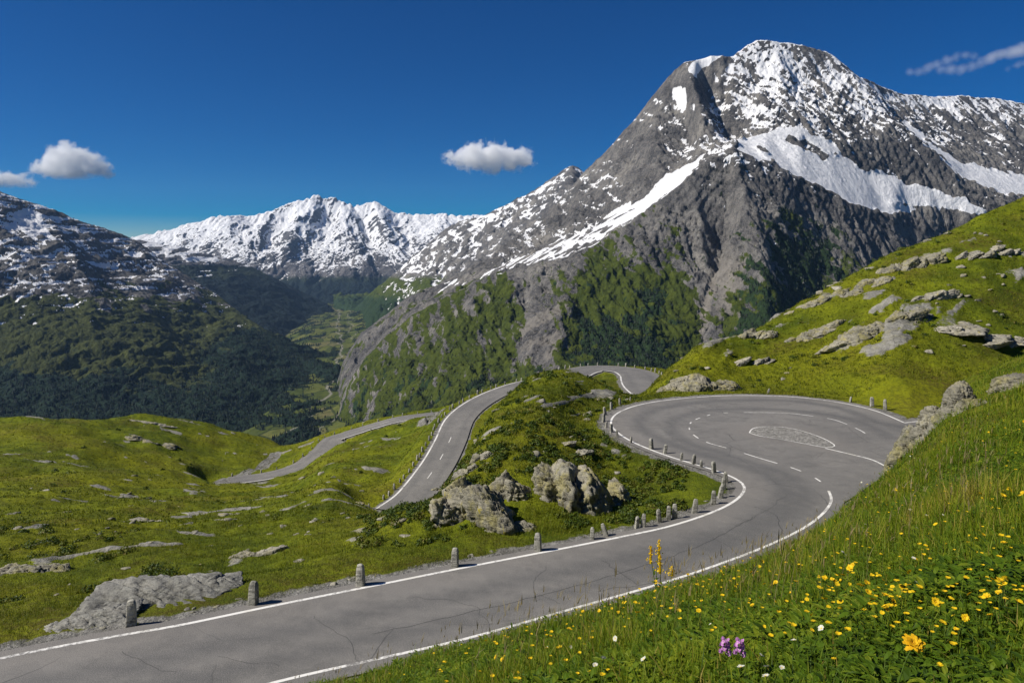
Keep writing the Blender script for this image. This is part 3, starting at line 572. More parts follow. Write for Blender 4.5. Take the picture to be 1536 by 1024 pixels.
big = fbm(wx / 330, wy / 420, 6, 71, .52, ridged=True)
rib = fbm((wx + .25 * wy) / 70, wy / 240, 5, 75, .55, ridged=True)
small = fbm(X / 24, Y / 30, 5, 79, .6)
rib2 = fbm((wx - .3 * wy) / 26, wy / 80, 4, 77, .6, ridged=True)
hgt = sstep(1280, 2000, Y)
inb = sstep(0, 60, 1e9 * 0 + np.interp(pk.PX, [p[0] for p in rm], [p[2] for p in rm]) - Y)      # in front of the rim
big0, rib0 = big - big.mean(), rib - rib.mean()
snowfields = [[(1108, 208), (1150, 194), (1195, 183), (1215, 200), (1245, 214), (1262, 235), (1300, 257), (1352, 263), (1400, 283), (1450, 300), (1484, 309), (1470, 318), (1400, 317), (1330, 322), (1290, 308), (1200, 264), (1150, 241), (1105, 223)],
              [(1058, 231), (1040, 240), (1000, 264), (975, 285), (950, 300), (915, 318), (890, 338), (850, 352), (820, 368), (800, 380), (770, 388), (735, 402), (680, 428), (620, 440), (640, 428), (690, 420), (780, 398), (800, 395), (850, 386), (900, 361), (950, 327), (1000, 291), (1040, 256)],
              [(1010, 130), (1022, 128), (1030, 150), (1045, 165), (1040, 172), (1020, 168), (1010, 150)],
              [(1030, 96), (1050, 86), (1080, 80), (1068, 95), (1050, 108), (1040, 118)],
              [(1352, 178), (1395, 212), (1440, 236), (1490, 255), (1560, 262), (1640, 290), (1640, 330), (1560, 300), (1500, 290), (1440, 262), (1390, 222), (1360, 195)]]
row = pk.rows() + 13 * fbm(X / 70, Y / 70, 5, 83, .6); colp = pk.PX + 16 * fbm(X / 75, Y / 75, 5, 85, .6)
field = np.zeros(X.shape)
for P in snowfields: field = np.maximum(field, in_poly(colp, row, P).astype(float))
for P in [[(1172, 202), (1190, 200), (1215, 210), (1252, 228), (1240, 236), (1225, 228), (1200, 222)], [(1128, 220), (1142, 222), (1150, 230), (1136, 228)], [(1330, 300), (1400, 306), (1460, 318), (1380, 316)], [(960, 284), (985, 276), (975, 288)]]: field[in_poly(colp, row, P)] = 0
field = blur(field, 1.6, 1.6)
pk.Z += field * (7 * fbm(X / 120, Y / 120, 3, 86) - 5)
holes = fbm(wx / 60, wy / 45, 5, 87)
rough = 1 - .88 * field
front = Y < np.interp(pk.PX, [p[0] for p in rm], [p[2] for p in rm]) + 15
crestY = np.interp(pk.PX, [p[0] for p in mc], [p[2] for p in mc]); cz = np.exp(-((Y - crestY) / 130) ** 2); 
rimY = np.interp(pk.PX, [p[0] for p in rm], [p[2] for p in rm]); cr = np.exp(-((Y - rimY) / 60) ** 2)
damp = (1 - .75 * cz) * (1 - .8 * cr)
pk.Z += rough * hgt * (damp * (34 * big0 + 26 * rib0) + (.35 + .65 * damp) * (7 * (rib2 - rib2.mean()) + 6 * small) + 2.0 * fbm(X / 7, Y / 8, 3, 91))
pk.Z -= 420 * sstep(520, 452, pk.PX)
def crag(sh, amp, s1, seed, tilt=.5):
    dx, dy = sh.slope(); st = np.hypot(dx, dy); u = sh.X + .15 * sh.Y; v = sh.Z - tilt * sh.X
    a = amp * sstep(.35, 1.0, st) * (.75 * fbm((u + .8 * v) / (s1 * 2.4), (v - .5 * u) / (s1 * .6), 5, seed, .52, ridged=True) + .9 * fbm(u / (s1 * .7), sh.Z / (s1 * 2.6), 5, seed + 3, .55) - .2)
    sh.X = sh.X - dx / (st + .3) * a; sh.Y = sh.Y - dy / (st + .3) * a
crag(pk, rough * (1 - .6 * cz) * 13 * hgt, 62, 105)
led = (pk.Z + .5 * pk.X + 26 * fbm(pk.X / 130, pk.Z / 130, 4, 111)) / 44; saw = led - np.floor(led)
led2 = (pk.Z + .42 * pk.X + 9 * fbm(pk.X / 40, pk.Z / 40, 4, 112)) / 13; saw2 = led2 - np.floor(led2)
ledge = sstep(-.3, .25, fbm(pk.X / 170, pk.Z / 170, 3, 113)); o_ = rough * hgt * (1 - .7 * cz) * ledge * (8 * (saw - .5) * (1 - sstep(.9, 1, saw)) + 2.5 * (saw2 - .5))
pk.Y = pk.Y + o_; pk.X = pk.X + .25 * o_
dx, dy = pk.slope(); st = np.clip(np.hypot(dx, dy), 0, 3)
rows = pk.rows()
cav = blur(pk.Z, 6, 6) - pk.Z                                   # hollows hold the snow
sn = .16 - .42 * (st - 1.05) + .03 * np.clip(cav, -8, 8) + .62 * fbm((wx + .6 * wy) / 75, (pk.Z - .55 * wx) / 34, 5, 93, .62) + .22 * fbm((wx - .2 * wy) / 18, pk.Z / 42, 4, 94, .6)
upper = sstep(345, 90, rows) * .36 - .39
leftface = sstep(1085, 1040, pk.PX + .3 * (rows - 150)) * (pk.PX > 850)
sn = sn * .8 + .62 * fbm((pk.X + .35 * pk.Z) / 32, (pk.Z - .5 * pk.X) / 170, 4, 114, .55) + .16 * ledge * sstep(.25, .95, saw) * sstep(.0, .9, 1) - .1 + .55 * fbm(wx / 210, (pk.Z - .3 * wx) / 120, 3, 109) + upper - .12 * leftface * sstep(90, 130, rows) * (1 - .9 * sstep(960, 900, pk.PX)) + .25 * sstep(1060, 1110, pk.PX) * sstep(215, 150, rows) - .04 * (pk.PX > 1330)
mr = sstep(880, 840, pk.PX) * sstep(480, 400, rows) * .15
snow = sstep(.0, .12, sn + mr)
frontk = front & (rows > 228)
snow = np.where(frontk, snow * 0 + sstep(.30, .42, .3 * sn + .7 * fbm(X / 22, Y / 16, 4, 95) + .30 * sstep(330, 240, rows) - .0) * sstep(420, 360, rows), snow)
snow = np.where(rows > 395, snow * .0 + sstep(.5, .6, sn) * sstep(470, 400, rows), snow)
snow = np.maximum(snow, sstep(.35, .65, field + .16 * holes * (field < .999)) * np.where((colp < 985) & (rows > 250), sstep(-.1, .1, fbm((X + .4 * Y) / 90, (pk.Z - .62 * X) / 9, 4, 96) + .45 * sstep(870, 985, colp)), 1))
vn = fbm(wx / 110, wy / 150, 5, 97); streak = fbm((X + .12 * Y) / 26, Y / 220, 4, 98)
fine_ = fbm(X / 34, (pk.Z + .4 * X) / 30, 4, 151, .65)
veg = sstep(.36, .64, .58 + .55 * vn + .45 * streak + .55 * fine_ + 1.0 * (sstep(330, 480, rows) - .62) - .12 * (st - 1.0)
            - .42 * sstep(870, 800, pk.PX) * sstep(-.25, .3, fbm((X + .45 * pk.Z) / 34, (pk.Z - .9 * X) / 120, 5, 152, .6) + .4 * fine_) - .45 * sstep(60, 10, np.abs(pk.PX - 815)) * sstep(400, 470, rows) + .35 * sstep(1060, 1000, pk.PX) * sstep(860, 900, pk.PX) - .4 * sstep(70, 20, np.abs(pk.PX - 1085)))
veg = np.maximum(veg, frontk * sstep(1085, 1170, pk.PX + .2 * (rows - 330) + 60 * fine_) * sstep(295, 360, rows + 45 * vn) * sstep(-.15, .15, vn + .8 * fine_) * sstep(1350, 1210, pk.PX + 60 * fine_))
veg *= np.where(front, 1, .35 * sstep(380, 430, rows) + .5 * sstep(.1, .3, vn) * sstep(330, 400, rows))
right_dark = sstep(840, 895, pk.PX + 60 * vn) * sstep(1050, 985, pk.PX + 60 * vn) * sstep(400, 500, rows + 60 * vn)
right_dark = np.maximum(right_dark, frontk * sstep(1100, 1175, pk.PX + .15 * (rows - 330) + 70 * vn) * sstep(300, 370, rows + 60 * fine_) * sstep(1310, 1210, pk.PX + 60 * vn))
forest = sstep(.42, .62, .16 + .5 * right_dark + .75 * fbm(wx / 60, wy / 80, 5, 99, .6) + .5 * fine_ + .3 * sstep(500, 600, rows)) * front * sstep(-.15, .15, vn + .4 * right_dark)
scree = sstep(14, 5, np.abs(pk.PX - np.interp(rows, [360, 430, 480, 540], [1090, 1066, 1050, 1040]) + 6 * small)) * sstep(380, 420, rows) * front
scree = np.maximum(scree, sstep(.35, .6, fbm(wx / 90, wy / 90, 3, 101) + .4 * sstep(60, 20, np.abs(pk.PX - 815))) * sstep(420, 460, rows) * front * .7)
scree = np.maximum(scree, .8 * sstep(30, 5, np.abs(pk.PX - 1095)) * sstep(360, 410, rows) * sstep(500, 460, rows) * front)
forest_p, veg_p, rows_p = forest * (1 - snow), veg * (1 - snow) * (1 - forest), rows
MM = m_mountain('alpine_rock_and_snow', 1., 1., ((.034, .05, .006), (.085, .105, .012)), (.016, .03, .010), 1.02)
peak = pk.build('mountain', MM, {'snow': snow, 'veg': veg * (1 - snow), 'forest': forest * (1 - snow), 'scree': scree})
tag(peak, kind='structure')

# ------------------------------------------------------------------ dark slope on the left of the valley
l1 = [(-420, 170, 3200), (-300, 210, 3300), (-100, 255, 3400), (0, 284, 3500), (60, 303, 3650), (120, 328, 3800), (170, 346, 4000), (203, 359, 4100), (250, 392, 4100), (320, 438, 4000), (400, 497, 3700), (440, 535, 3450), (470, 566, 3150), (485, 600, 2700)]
lb = [(475, 585, 2900), (462, 612, 2450), (445, 655, 2050), (400, 720, 1600)]
ll = [(-420, 330, 2900), (-420, 500, 2350), (-420, 650, 1900), (-420, 800, 1400), (-300, 350, 2900), (-300, 500, 2400), (-300, 650, 1900), (-300, 800, 1400), (0, 360, 3180), (0, 430, 2900), (0, 520, 2600), (0, 600, 2330), (0, 660, 2050), (0, 720, 1800), (0, 800, 1400),
      (150, 400, 3550), (150, 450, 3100), (150, 520, 2700), (150, 600, 2400), (150, 680, 2000), (150, 780, 1450), (300, 470, 3550), (300, 520, 3100), (300, 570, 2780), (300, 640, 2300), (300, 740, 1650), (400, 545, 3150), (400, 590, 2750), (400, 650, 2200),
      (520, 640, 2300), (520, 560, 3150), (530, 700, 1700), (540, 800, 1400), (-420, 320, 5200), (0, 370, 5200), (200, 420, 5200), (400, 530, 5200), (540, 600, 5200), (540, 560, 3800)]
ls = Sheet(*lines([l1, lb], ll), -400, 530, 1.5, 1420, 5100, 760)
ls.S = blur(ls.S, 3, 3); ls.finish_rows(); X, Y = ls.X, ls.Y
wx, wy = warp(X, Y, 300, 70, 161)
big = fbm(wx / 420, wy / 420, 5, 171, .5, ridged=True); rib = fbm((wx - .45 * wy) / 110, (wy + .3 * wx) / 420, 5, 175, .55, ridged=True)
sm = fbm(X / 30, Y / 30, 5, 179, .6); l1Y = np.interp(ls.PX, [p[0] for p in l1], [p[2] for p in l1]); cz = np.exp(-((Y - l1Y) / 150) ** 2)
ls.Z += sstep(1420, 1900, Y) * ((1 - .7 * cz) * (42 * (big - big.mean()) + 24 * (rib - rib.mean())) + 10 * sm + 3 * fbm(X / 9, Y / 9, 3, 181))
rows = ls.rows(); dx, dy = ls.slope(); cav = blur(ls.Z, 5, 5) - ls.Z
crag(ls, (1 - .6 * cz) * 12, 60, 185, -.5); dx, dy = ls.slope(); rows = ls.rows()
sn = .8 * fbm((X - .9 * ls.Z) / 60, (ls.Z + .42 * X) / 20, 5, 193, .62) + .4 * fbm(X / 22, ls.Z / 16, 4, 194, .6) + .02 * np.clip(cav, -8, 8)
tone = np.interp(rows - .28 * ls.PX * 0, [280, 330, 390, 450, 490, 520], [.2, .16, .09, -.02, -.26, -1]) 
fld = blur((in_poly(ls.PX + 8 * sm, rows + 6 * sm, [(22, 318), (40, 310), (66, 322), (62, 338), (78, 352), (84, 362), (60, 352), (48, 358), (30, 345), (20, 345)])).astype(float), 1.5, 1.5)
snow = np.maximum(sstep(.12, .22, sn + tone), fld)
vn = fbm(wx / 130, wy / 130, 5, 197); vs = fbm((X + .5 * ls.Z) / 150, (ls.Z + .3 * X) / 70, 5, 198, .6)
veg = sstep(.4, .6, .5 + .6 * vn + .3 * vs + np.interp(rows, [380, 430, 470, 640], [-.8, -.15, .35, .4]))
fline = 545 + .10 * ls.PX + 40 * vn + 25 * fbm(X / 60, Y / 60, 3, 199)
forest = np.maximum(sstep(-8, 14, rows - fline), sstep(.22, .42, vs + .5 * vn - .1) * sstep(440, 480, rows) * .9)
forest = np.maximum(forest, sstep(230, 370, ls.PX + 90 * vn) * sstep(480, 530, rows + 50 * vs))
forest_l, veg_l = forest * (1 - snow), veg
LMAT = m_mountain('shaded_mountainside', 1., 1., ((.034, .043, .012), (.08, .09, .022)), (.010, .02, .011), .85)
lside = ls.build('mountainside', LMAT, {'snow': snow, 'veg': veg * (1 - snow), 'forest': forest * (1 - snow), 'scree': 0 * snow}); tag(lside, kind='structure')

# ------------------------------------------------------------------ snowy range at the head of the valley
fc = [(0, 372, 10500), (100, 370, 10500), (180, 362, 10500), (205, 356, 10500), (235, 350, 10500), (262, 346, 10500), (275, 339, 10500), (300, 335, 10500), (318, 327, 10500), (335, 324, 10500), (350, 326, 10500), (365, 325, 10700), (390, 322, 10800), (410, 315, 10800), (440, 302, 10900), (462, 298, 11000), (474, 291, 11000), (484, 298, 11000), (500, 297, 11000), (512, 304, 11000), (530, 308, 11000), (545, 308, 11000), (560, 303, 11000), (575, 310, 11000), (590, 320, 11000), (615, 322, 11000), (640, 324, 11000), (665, 320, 11000), (685, 325, 11000), (720, 324, 11000), (900, 320, 11000)]
fa = [(474, 291, 11000), (458, 318, 10450), (435, 350, 9800), (425, 385, 9200)]
fb = [(562, 303, 11000), (576, 338, 10300), (590, 380, 9500)]
fd = [(335, 324, 10500), (350, 355, 9700), (370, 380, 9200)]
fe = [(410, 315, 10800), (395, 345, 10100), (385, 375, 9300)]
ff = [(512, 304, 11000), (520, 345, 10100), (540, 385, 9300)]
fl = [(498, 335, 10700), (480, 375, 9800), (545, 340, 10700), (560, 375, 10000), (430, 330, 10650), (405, 365, 10000), (610, 355, 10400), (260, 375, 9600), (380, 340, 10500),
      (200, 420, 8600), (350, 425, 8600), (420, 435, 8500), (480, 447, 8300), (520, 456, 8200), (560, 442, 8500), (620, 410, 8800), (750, 400, 9000), (900, 400, 9000)] + [(p, 400, 12600) for p in (0, 200, 400, 600, 800, 900)] + [(p, 475, 7500) for p in (0, 250, 450, 520, 600, 750, 900)]
fr = Sheet(*lines([fc, fa, fb, fd, fe, ff], fl), 140, 800, 1.4, 7600, 12400, 560); fr.S = blur(fr.S, 1.2, 1.2); fr.finish_rows(); X, Y = fr.X, fr.Y
wx, wy = warp(X, Y, 900, 200, 261)
big = fbm(wx / 900, wy / 1300, 6, 271, .55, ridged=True); rib = fbm((wx + .2 * wy) / 260, wy / 900, 5, 275, .55, ridged=True); sm = fbm(X / 90, Y / 110, 5, 279, .6)
fY = np.interp(fr.PX, [p[0] for p in fc], [p[2] for p in fc]); cz = np.exp(-((Y - fY) / 350) ** 2)
fr.Z += (1 - .72 * cz) * (120 * (big - big.mean()) + 70 * (rib - rib.mean())) + 14 * sm + cz * (46 * fbm(X / 110, Y / 500, 5, 283, .6, ridged=True) - 8) + 5 * fbm(X / 30, Y / 30, 3, 281)
crag(fr, (1 - .6 * cz) * 42, 300, 285); rows = fr.rows(); dx, dy = fr.slope(); st = np.hypot(dx, dy); cav = blur(fr.Z, 6, 6) - fr.Z
sn = np.interp(rows + 14 * fbm(wx / 500, wy / 500, 4, 290), [290, 330, 370, 392, 415, 430], [.66, .5, .28, .02, -.3, -.8]) - .5 * (st - .8) - .22 * sstep(.1, .6, -dx) + .006 * np.clip(cav, -40, 40) + .55 * fbm(wx / 330, (fr.Z - .3 * wx) / 210, 6, 293, .58)
snow = sstep(0, .12, sn)
FMAT = m_mountain('distant_alpine_rock', .94, 4., ((.015, .022, .012), (.03, .04, .018)), (.006, .011, .010), .8)
frange = fr.build('mountain_range', FMAT, {'snow': snow, 'veg': sstep(400, 430, rows) * (1 - snow), 'forest': sstep(405, 440, rows) * (1 - snow), 'scree': 0 * snow}); tag(frange, kind='structure')

# ------------------------------------------------------------------ middle spurs on both sides of the valley
l2 = [(130, 385, 6000), (170, 368, 6200), (205, 360, 6400), (240, 364, 6500), (290, 373, 6600), (340, 386, 6700), (380, 400, 6800), (420, 420, 6900), (460, 441, 7000), (500, 461, 7000), (520, 475, 6900)]
l2f = [(520, 492, 5900), (500, 495, 5600), (450, 480, 5700), (380, 470, 5400), (300, 450, 5400), (200, 440, 5200), (130, 440, 5200)] + [(p, 560, 4600) for p in (120, 300, 450, 560)] + [(p, 500, 7700) for p in (120, 300, 450, 560)] + [(560, 500, 6900), (560, 510, 5900)]
m2 = Sheet(*lines([l2], l2f), 140, 540, 1.4, 4700, 7600, 420); m2.S = blur(m2.S, 1.5, 1.5); m2.finish_rows(); X, Y = m2.X, m2.Y
big = fbm(X / 500, Y / 700, 5, 371, .55, ridged=True); rib = fbm((X - .5 * Y) / 170, (Y + .3 * X) / 500, 5, 375, .55, ridged=True); sm = fbm(X / 60, Y / 60, 5, 379, .6)
cz = np.exp(-((Y - np.interp(m2.PX, [p[0] for p in l2], [p[2] for p in l2])) / 250) ** 2)
m2.Z += (1 - .7 * cz) * (60 * (big - big.mean()) + 45 * (rib - rib.mean())) + 15 * sm; rows = m2.rows()
sn = np.interp(rows, [355, 375, 395, 415, 430], [.22, .12, .0, -.2, -.6]) + fbm((X + .5 * m2.Z) / 130, m2.Z / 60, 5, 393, .6)
snow = sstep(.1, .22, sn); f2_ = sstep(405, 430, rows + 12 * sm)
spur2 = m2.build('mountain_spur', FMAT, {'snow': snow, 'veg': sstep(385, 410, rows) * (1 - snow), 'forest': f2_ * (1 - snow), 'scree': 0 * snow}); tag(spur2, kind='structure')

rr = [(500, 485, 6600), (530, 462, 6500), (560, 436, 6300), (600, 402, 6100), (640, 366, 6000), (665, 345, 5950), (680, 338, 5900), (692, 331, 5900), (720, 325, 5800), (760, 304, 5700), (800, 284, 5600), (822, 270, 5550), (840, 258, 5500), (858, 247, 5500), (866, 251, 5500), (880, 262, 5500), (900, 266, 5500), (1040, 280, 5500)]
rl = [(500, 500, 5700), (530, 492, 5200), (560, 478, 4900), (620, 456, 4500), (680, 430, 4450), (740, 405, 4400), (800, 365, 4400), (860, 320, 4400), (1040, 310, 4300), (740, 360, 5000), (660, 400, 5200)] + [(p, 540, 3900) for p in (480, 600, 750, 900, 1040)] + [(p, 440, 7500) for p in (480, 600, 750, 900, 1040)]
rs = Sheet(*lines([rr], rl), 500, 980, 1.4, 4000, 7400, 560); rs.S = blur(rs.S, 1.3, 1.3); rs.finish_rows(); X, Y = rs.X, rs.Y
wx, wy = warp(X, Y, 400, 90, 461)
big = fbm(wx / 420, wy / 600, 6, 471, .55, ridged=True); rib = fbm((wx + .3 * wy) / 120, wy / 420, 5, 475, .55, ridged=True); sm = fbm(X / 45, Y / 50, 5, 479, .6)
cz = np.exp(-((Y - np.interp(rs.PX, [p[0] for p in rr], [p[2] for p in rr])) / 220) ** 2)
rs.Z += (1 - .7 * cz) * (60 * (big - big.mean()) + 42 * (rib - rib.mean())) + 15 * sm + 4 * fbm(X / 14, Y / 14, 3, 481)
rs.Z -= 500 * sstep(560, 512, rs.PX) * sstep(6700, 5200, Y)
crag(rs, (1 - .6 * cz) * 26, 110, 485); rows = rs.rows(); dx, dy = rs.slope(); st = np.hypot(dx, dy); cav = blur(rs.Z, 5, 5) - rs.Z
bandk = rows - np.interp(rs.PX, [500, 600, 700, 800, 870], [470, 402, 328, 284, 250])      # depth below the crest
sn = np.interp(bandk, [0, 20, 60, 90, 140], [.12, .08, -.02, -.2, -.6]) - .25 * (st - .8) + .02 * np.clip(cav, -20, 20) + .6 * fbm((wx + .5 * rs.Z) / 110, (rs.Z - .4 * wx) / 55, 5, 493, .6) - .7 * sstep(600, 540, rs.PX)
snow = sstep(0, .12, sn)
rspur = rs.build('mountain_spur', MM, {'snow': snow, 'veg': sstep(395, 430, rows) * (1 - snow) * .8, 'forest': sstep(425, 455, rows + 10 * sm) * (1 - snow) * .7, 'scree': 0 * snow}); tag(rspur, kind='structure')

# ------------------------------------------------------------------ valley floor with meadows, hedgerows and farm tracks
va = Sheet([(100, HY + 505 * F / Yv, Yv) for Yv in (1400, 2400, 4000, 6000, 9500)] + [(760, HY + 505 * F / Yv, Yv) for Yv in (1400, 2400, 4000, 6000, 9500)], [], 150, 720, 1.3, 1500, 9000, 600)
vx, vy = va.X, va.Y
va.Z = -520 + 14 * fbm(vx / 300, vy / 300, 4, 571) + .007 * (vy - 1500) + 3 * fbm(vx / 40, vy / 40, 3, 573)
axis = np.interp(vy, [1500, 2300, 3000, 4000, 5500, 7000], [-640, -640, -740, -930, -1310, -1640])
va.Z += np.clip(vx - axis - 60, 0, 600) * .2 - np.clip(axis - vx - 90 - .02 * vy, 0, 900) * .35
rows = va.rows()
fo = sstep(.02, .14, fbm(vx / 90, vy / 150, 4, 581) + .12 * fbm(vx / 25, vy / 25, 3, 583) + .1 * sstep(60, 260, np.abs(vx - axis)) - .06)
def m_valley():
    t = NT('valley_meadow'); f = t.voro(.011, 'F1', t.scale(t.pos, (1, .45, 1)), 'Color'); n = t.noise(.03, 5, .6); n3 = t.noise(.14, 3)
    sp = t.n('ShaderNodeSeparateColor'); t.l(f, sp.inputs[0])
    c = t.ramp(sp.outputs[0], [(.1, (.05, .065, .012)), (.4, (.085, .1, .018)), (.7, (.12, .125, .03)), (.9, (.14, .125, .05))])
    c = t.mix(t.rng(n, .4, .65, 0, .7), c, (.05, .065, .014))
    edge = t.rng(t.voro(.011, 'DISTANCE_TO_EDGE', t.scale(t.pos, (1, .45, 1))), .02, .05, .7, 0)
    c = t.mix(edge, c, (.012, .022, .008)); c = t.mix(t.attr('forest'), c, (.010, .019, .010)); c = t.mix(t.attr('track'), c, (.2, .19, .15))
    return t.surf(c, .9, t.bump(n3, .5, 4), .1)
trk_ = sstep(7, 3, np.abs(vx - axis - 60 * fbm(vy / 260, vy * 0, 3, 587)))
trk_ = np.maximum(trk_, .8 * sstep(5, 2, np.abs(vx - axis - 90 - 110 * fbm(vy / 340, vy * 0 + 9, 3, 589))))
valley = va.build('valley_floor', m_valley(), {'forest': fo, 'track': trk_}); tag(valley, kind='structure')
# ------------------------------------------------------------------ rocks
M_ROCK = m_rock('lichen_granite', .95, .85, (1, .97, .86)); M_PALE = m_rock('pale_granite', 1.1, .35, (1, .97, .9)); M_GREYSLAB = m_rock('grey_slab_rock', .95, .06, (.97, .98, 1.0))
M_POST = m_rock('hewn_granite', 1.2, .04, (1, 1, .98))
def rock_mesh(name, seed, size, sub=4, planes=16, mat=None, crack=.12, rough=.05, strata=(.55, .2, .8)):
    """boulder: a ball cut by random planes, split into beds and roughened"""
    b = bmesh.new(); bmesh.ops.create_icosphere(b, subdivisions=sub, radius=1)
    V = np.array([v.co[:] for v in b.verts]); Fc = np.array([[v.index for v in f.verts] for f in b.faces]); b.free()
    r = np.random.RandomState(seed); n = r.normal(size=(planes, 3)); n /= np.linalg.norm(n, axis=1)[:, None]; h = r.uniform(.62, 1., planes)
    d = V @ n.T; R = np.where(d > .05, h[None, :] / np.maximum(d, .05), 9).min(1); R = np.minimum(R, 1.25)
    P = V * R[:, None]; s = np.array(size); W = P * s
    ax = np.array(strata) / np.linalg.norm(strata); m = float(np.mean(s))
    q = W @ ax; u = W[:, 0] * .8 - W[:, 2] * .4 + W[:, 1] * .45; v2 = W[:, 1] + .3 * W[:, 0] - .2 * W[:, 2]
    k = 3.2 / m; o = seed * 9.7
    a = crack * m * (.6 * fbm(u * k * .5 + o, q * k * 1.7, 4, seed, .55, ridged=True) + .35 * fbm(v2 * k * .9 - o, q * k * .8 + o, 4, seed + 3, .6, ridged=True) - .6)
    a += rough * m * fbm(u * k * 3 + o, v2 * k * 3 + q * k * 3.1, 4, seed + 7, .65)
    for (j1, j2, sd_, dp) in ((1.25, .35, 41, .16), (.4, 1.1, 43, .13), (2.6, .8, 45, .07)):          # joints opened by frost
        n_ = np.abs(noise(q * k * j1 * .55 + .25 * noise(u * k, v2 * k, seed) + o, (u + .6 * v2) * k * j2 * .55 - o, seed + sd_)); a -= dp * m * crack / .15 * sstep(.09, 0, n_)
    W = W + V * a[:, None]
    return mesh_obj(name, W, Fc, mat or M_ROCK)
def ground_z(x, y): return float(near.sample(np.array([x]), np.array([y]))[0])
def put_rock(o, px, py, Ymin, sink, rz, tilt=(0, 0)):
    h = near.hit(px, py, Ymin)
    o.location = (h.x, h.y, h.z - sink); o.rotation_euler = (tilt[0], tilt[1], rz); return h
def outcrop(px, py, Ymin, w, h, d, n, seed, mat, lab, sub=5, sink=.45, dip=.38, flat=.55, name='rock_outcrop'):
    """ledge of fractured blocks bedded in the slope, one mesh: w wide, h up the slope, all beds dipping one way"""
    c = near.hit(px, py, Ymin); g = np.random.RandomState(seed); Vs, Fs, off = [], [], 0; gx = (ground_z(c.x + 1, c.y) - ground_z(c.x - 1, c.y)) / 2; gy = (ground_z(c.x, c.y + 1) - ground_z(c.x, c.y - 1)) / 2
    for k in range(n):
        t = (k + .5) / n * 2 - 1 if n > 1 else 0; u = t * w * .5 + g.normal(0, .06 * w); e = g.uniform(-.5, .5) * h * (1 - .5 * abs(t)); q = (1.1 - .45 * abs(t)) * g.uniform(.75, 1.15)
        x, y = c.x + u, c.y + e; s = (w / n * 1.25 * q + .1 * w, d * q, h * flat * q); o = rock_mesh('blk', seed * 31 + k, s, sub, 22, mat, .17, .05, (.45, .2, .87)); me = o.data
        P = np.zeros(len(me.vertices) * 3); me.vertices.foreach_get('co', P); P = P.reshape(-1, 3); T = np.zeros(len(me.polygons) * 3, np.int32); me.polygons.foreach_get('vertices', T)
        R = np.array(Matrix.Rotation(g.normal(.15, .15), 3, 'Z') @ Matrix.Rotation(-dip * g.uniform(.7, 1.3), 3, 'Y') @ Matrix.Rotation(g.normal(-.15, .1), 3, 'X')); P = P @ R.T
        P += np.array([u, e, ground_z(x, y) - c.z - sink * s[2]]); Vs.append(P); Fs.append(T.reshape(-1, 3) + off); off += len(P); bpy.data.objects.remove(o); bpy.data.meshes.remove(me)
    o = mesh_obj(name, np.concatenate(Vs), np.concatenate(Fs), mat); o.location = c; tag(o, lab, 'rock'); BARE.append((c.x, c.y, w * .52, max(h * .42, d * .8))); return o
BARE = []
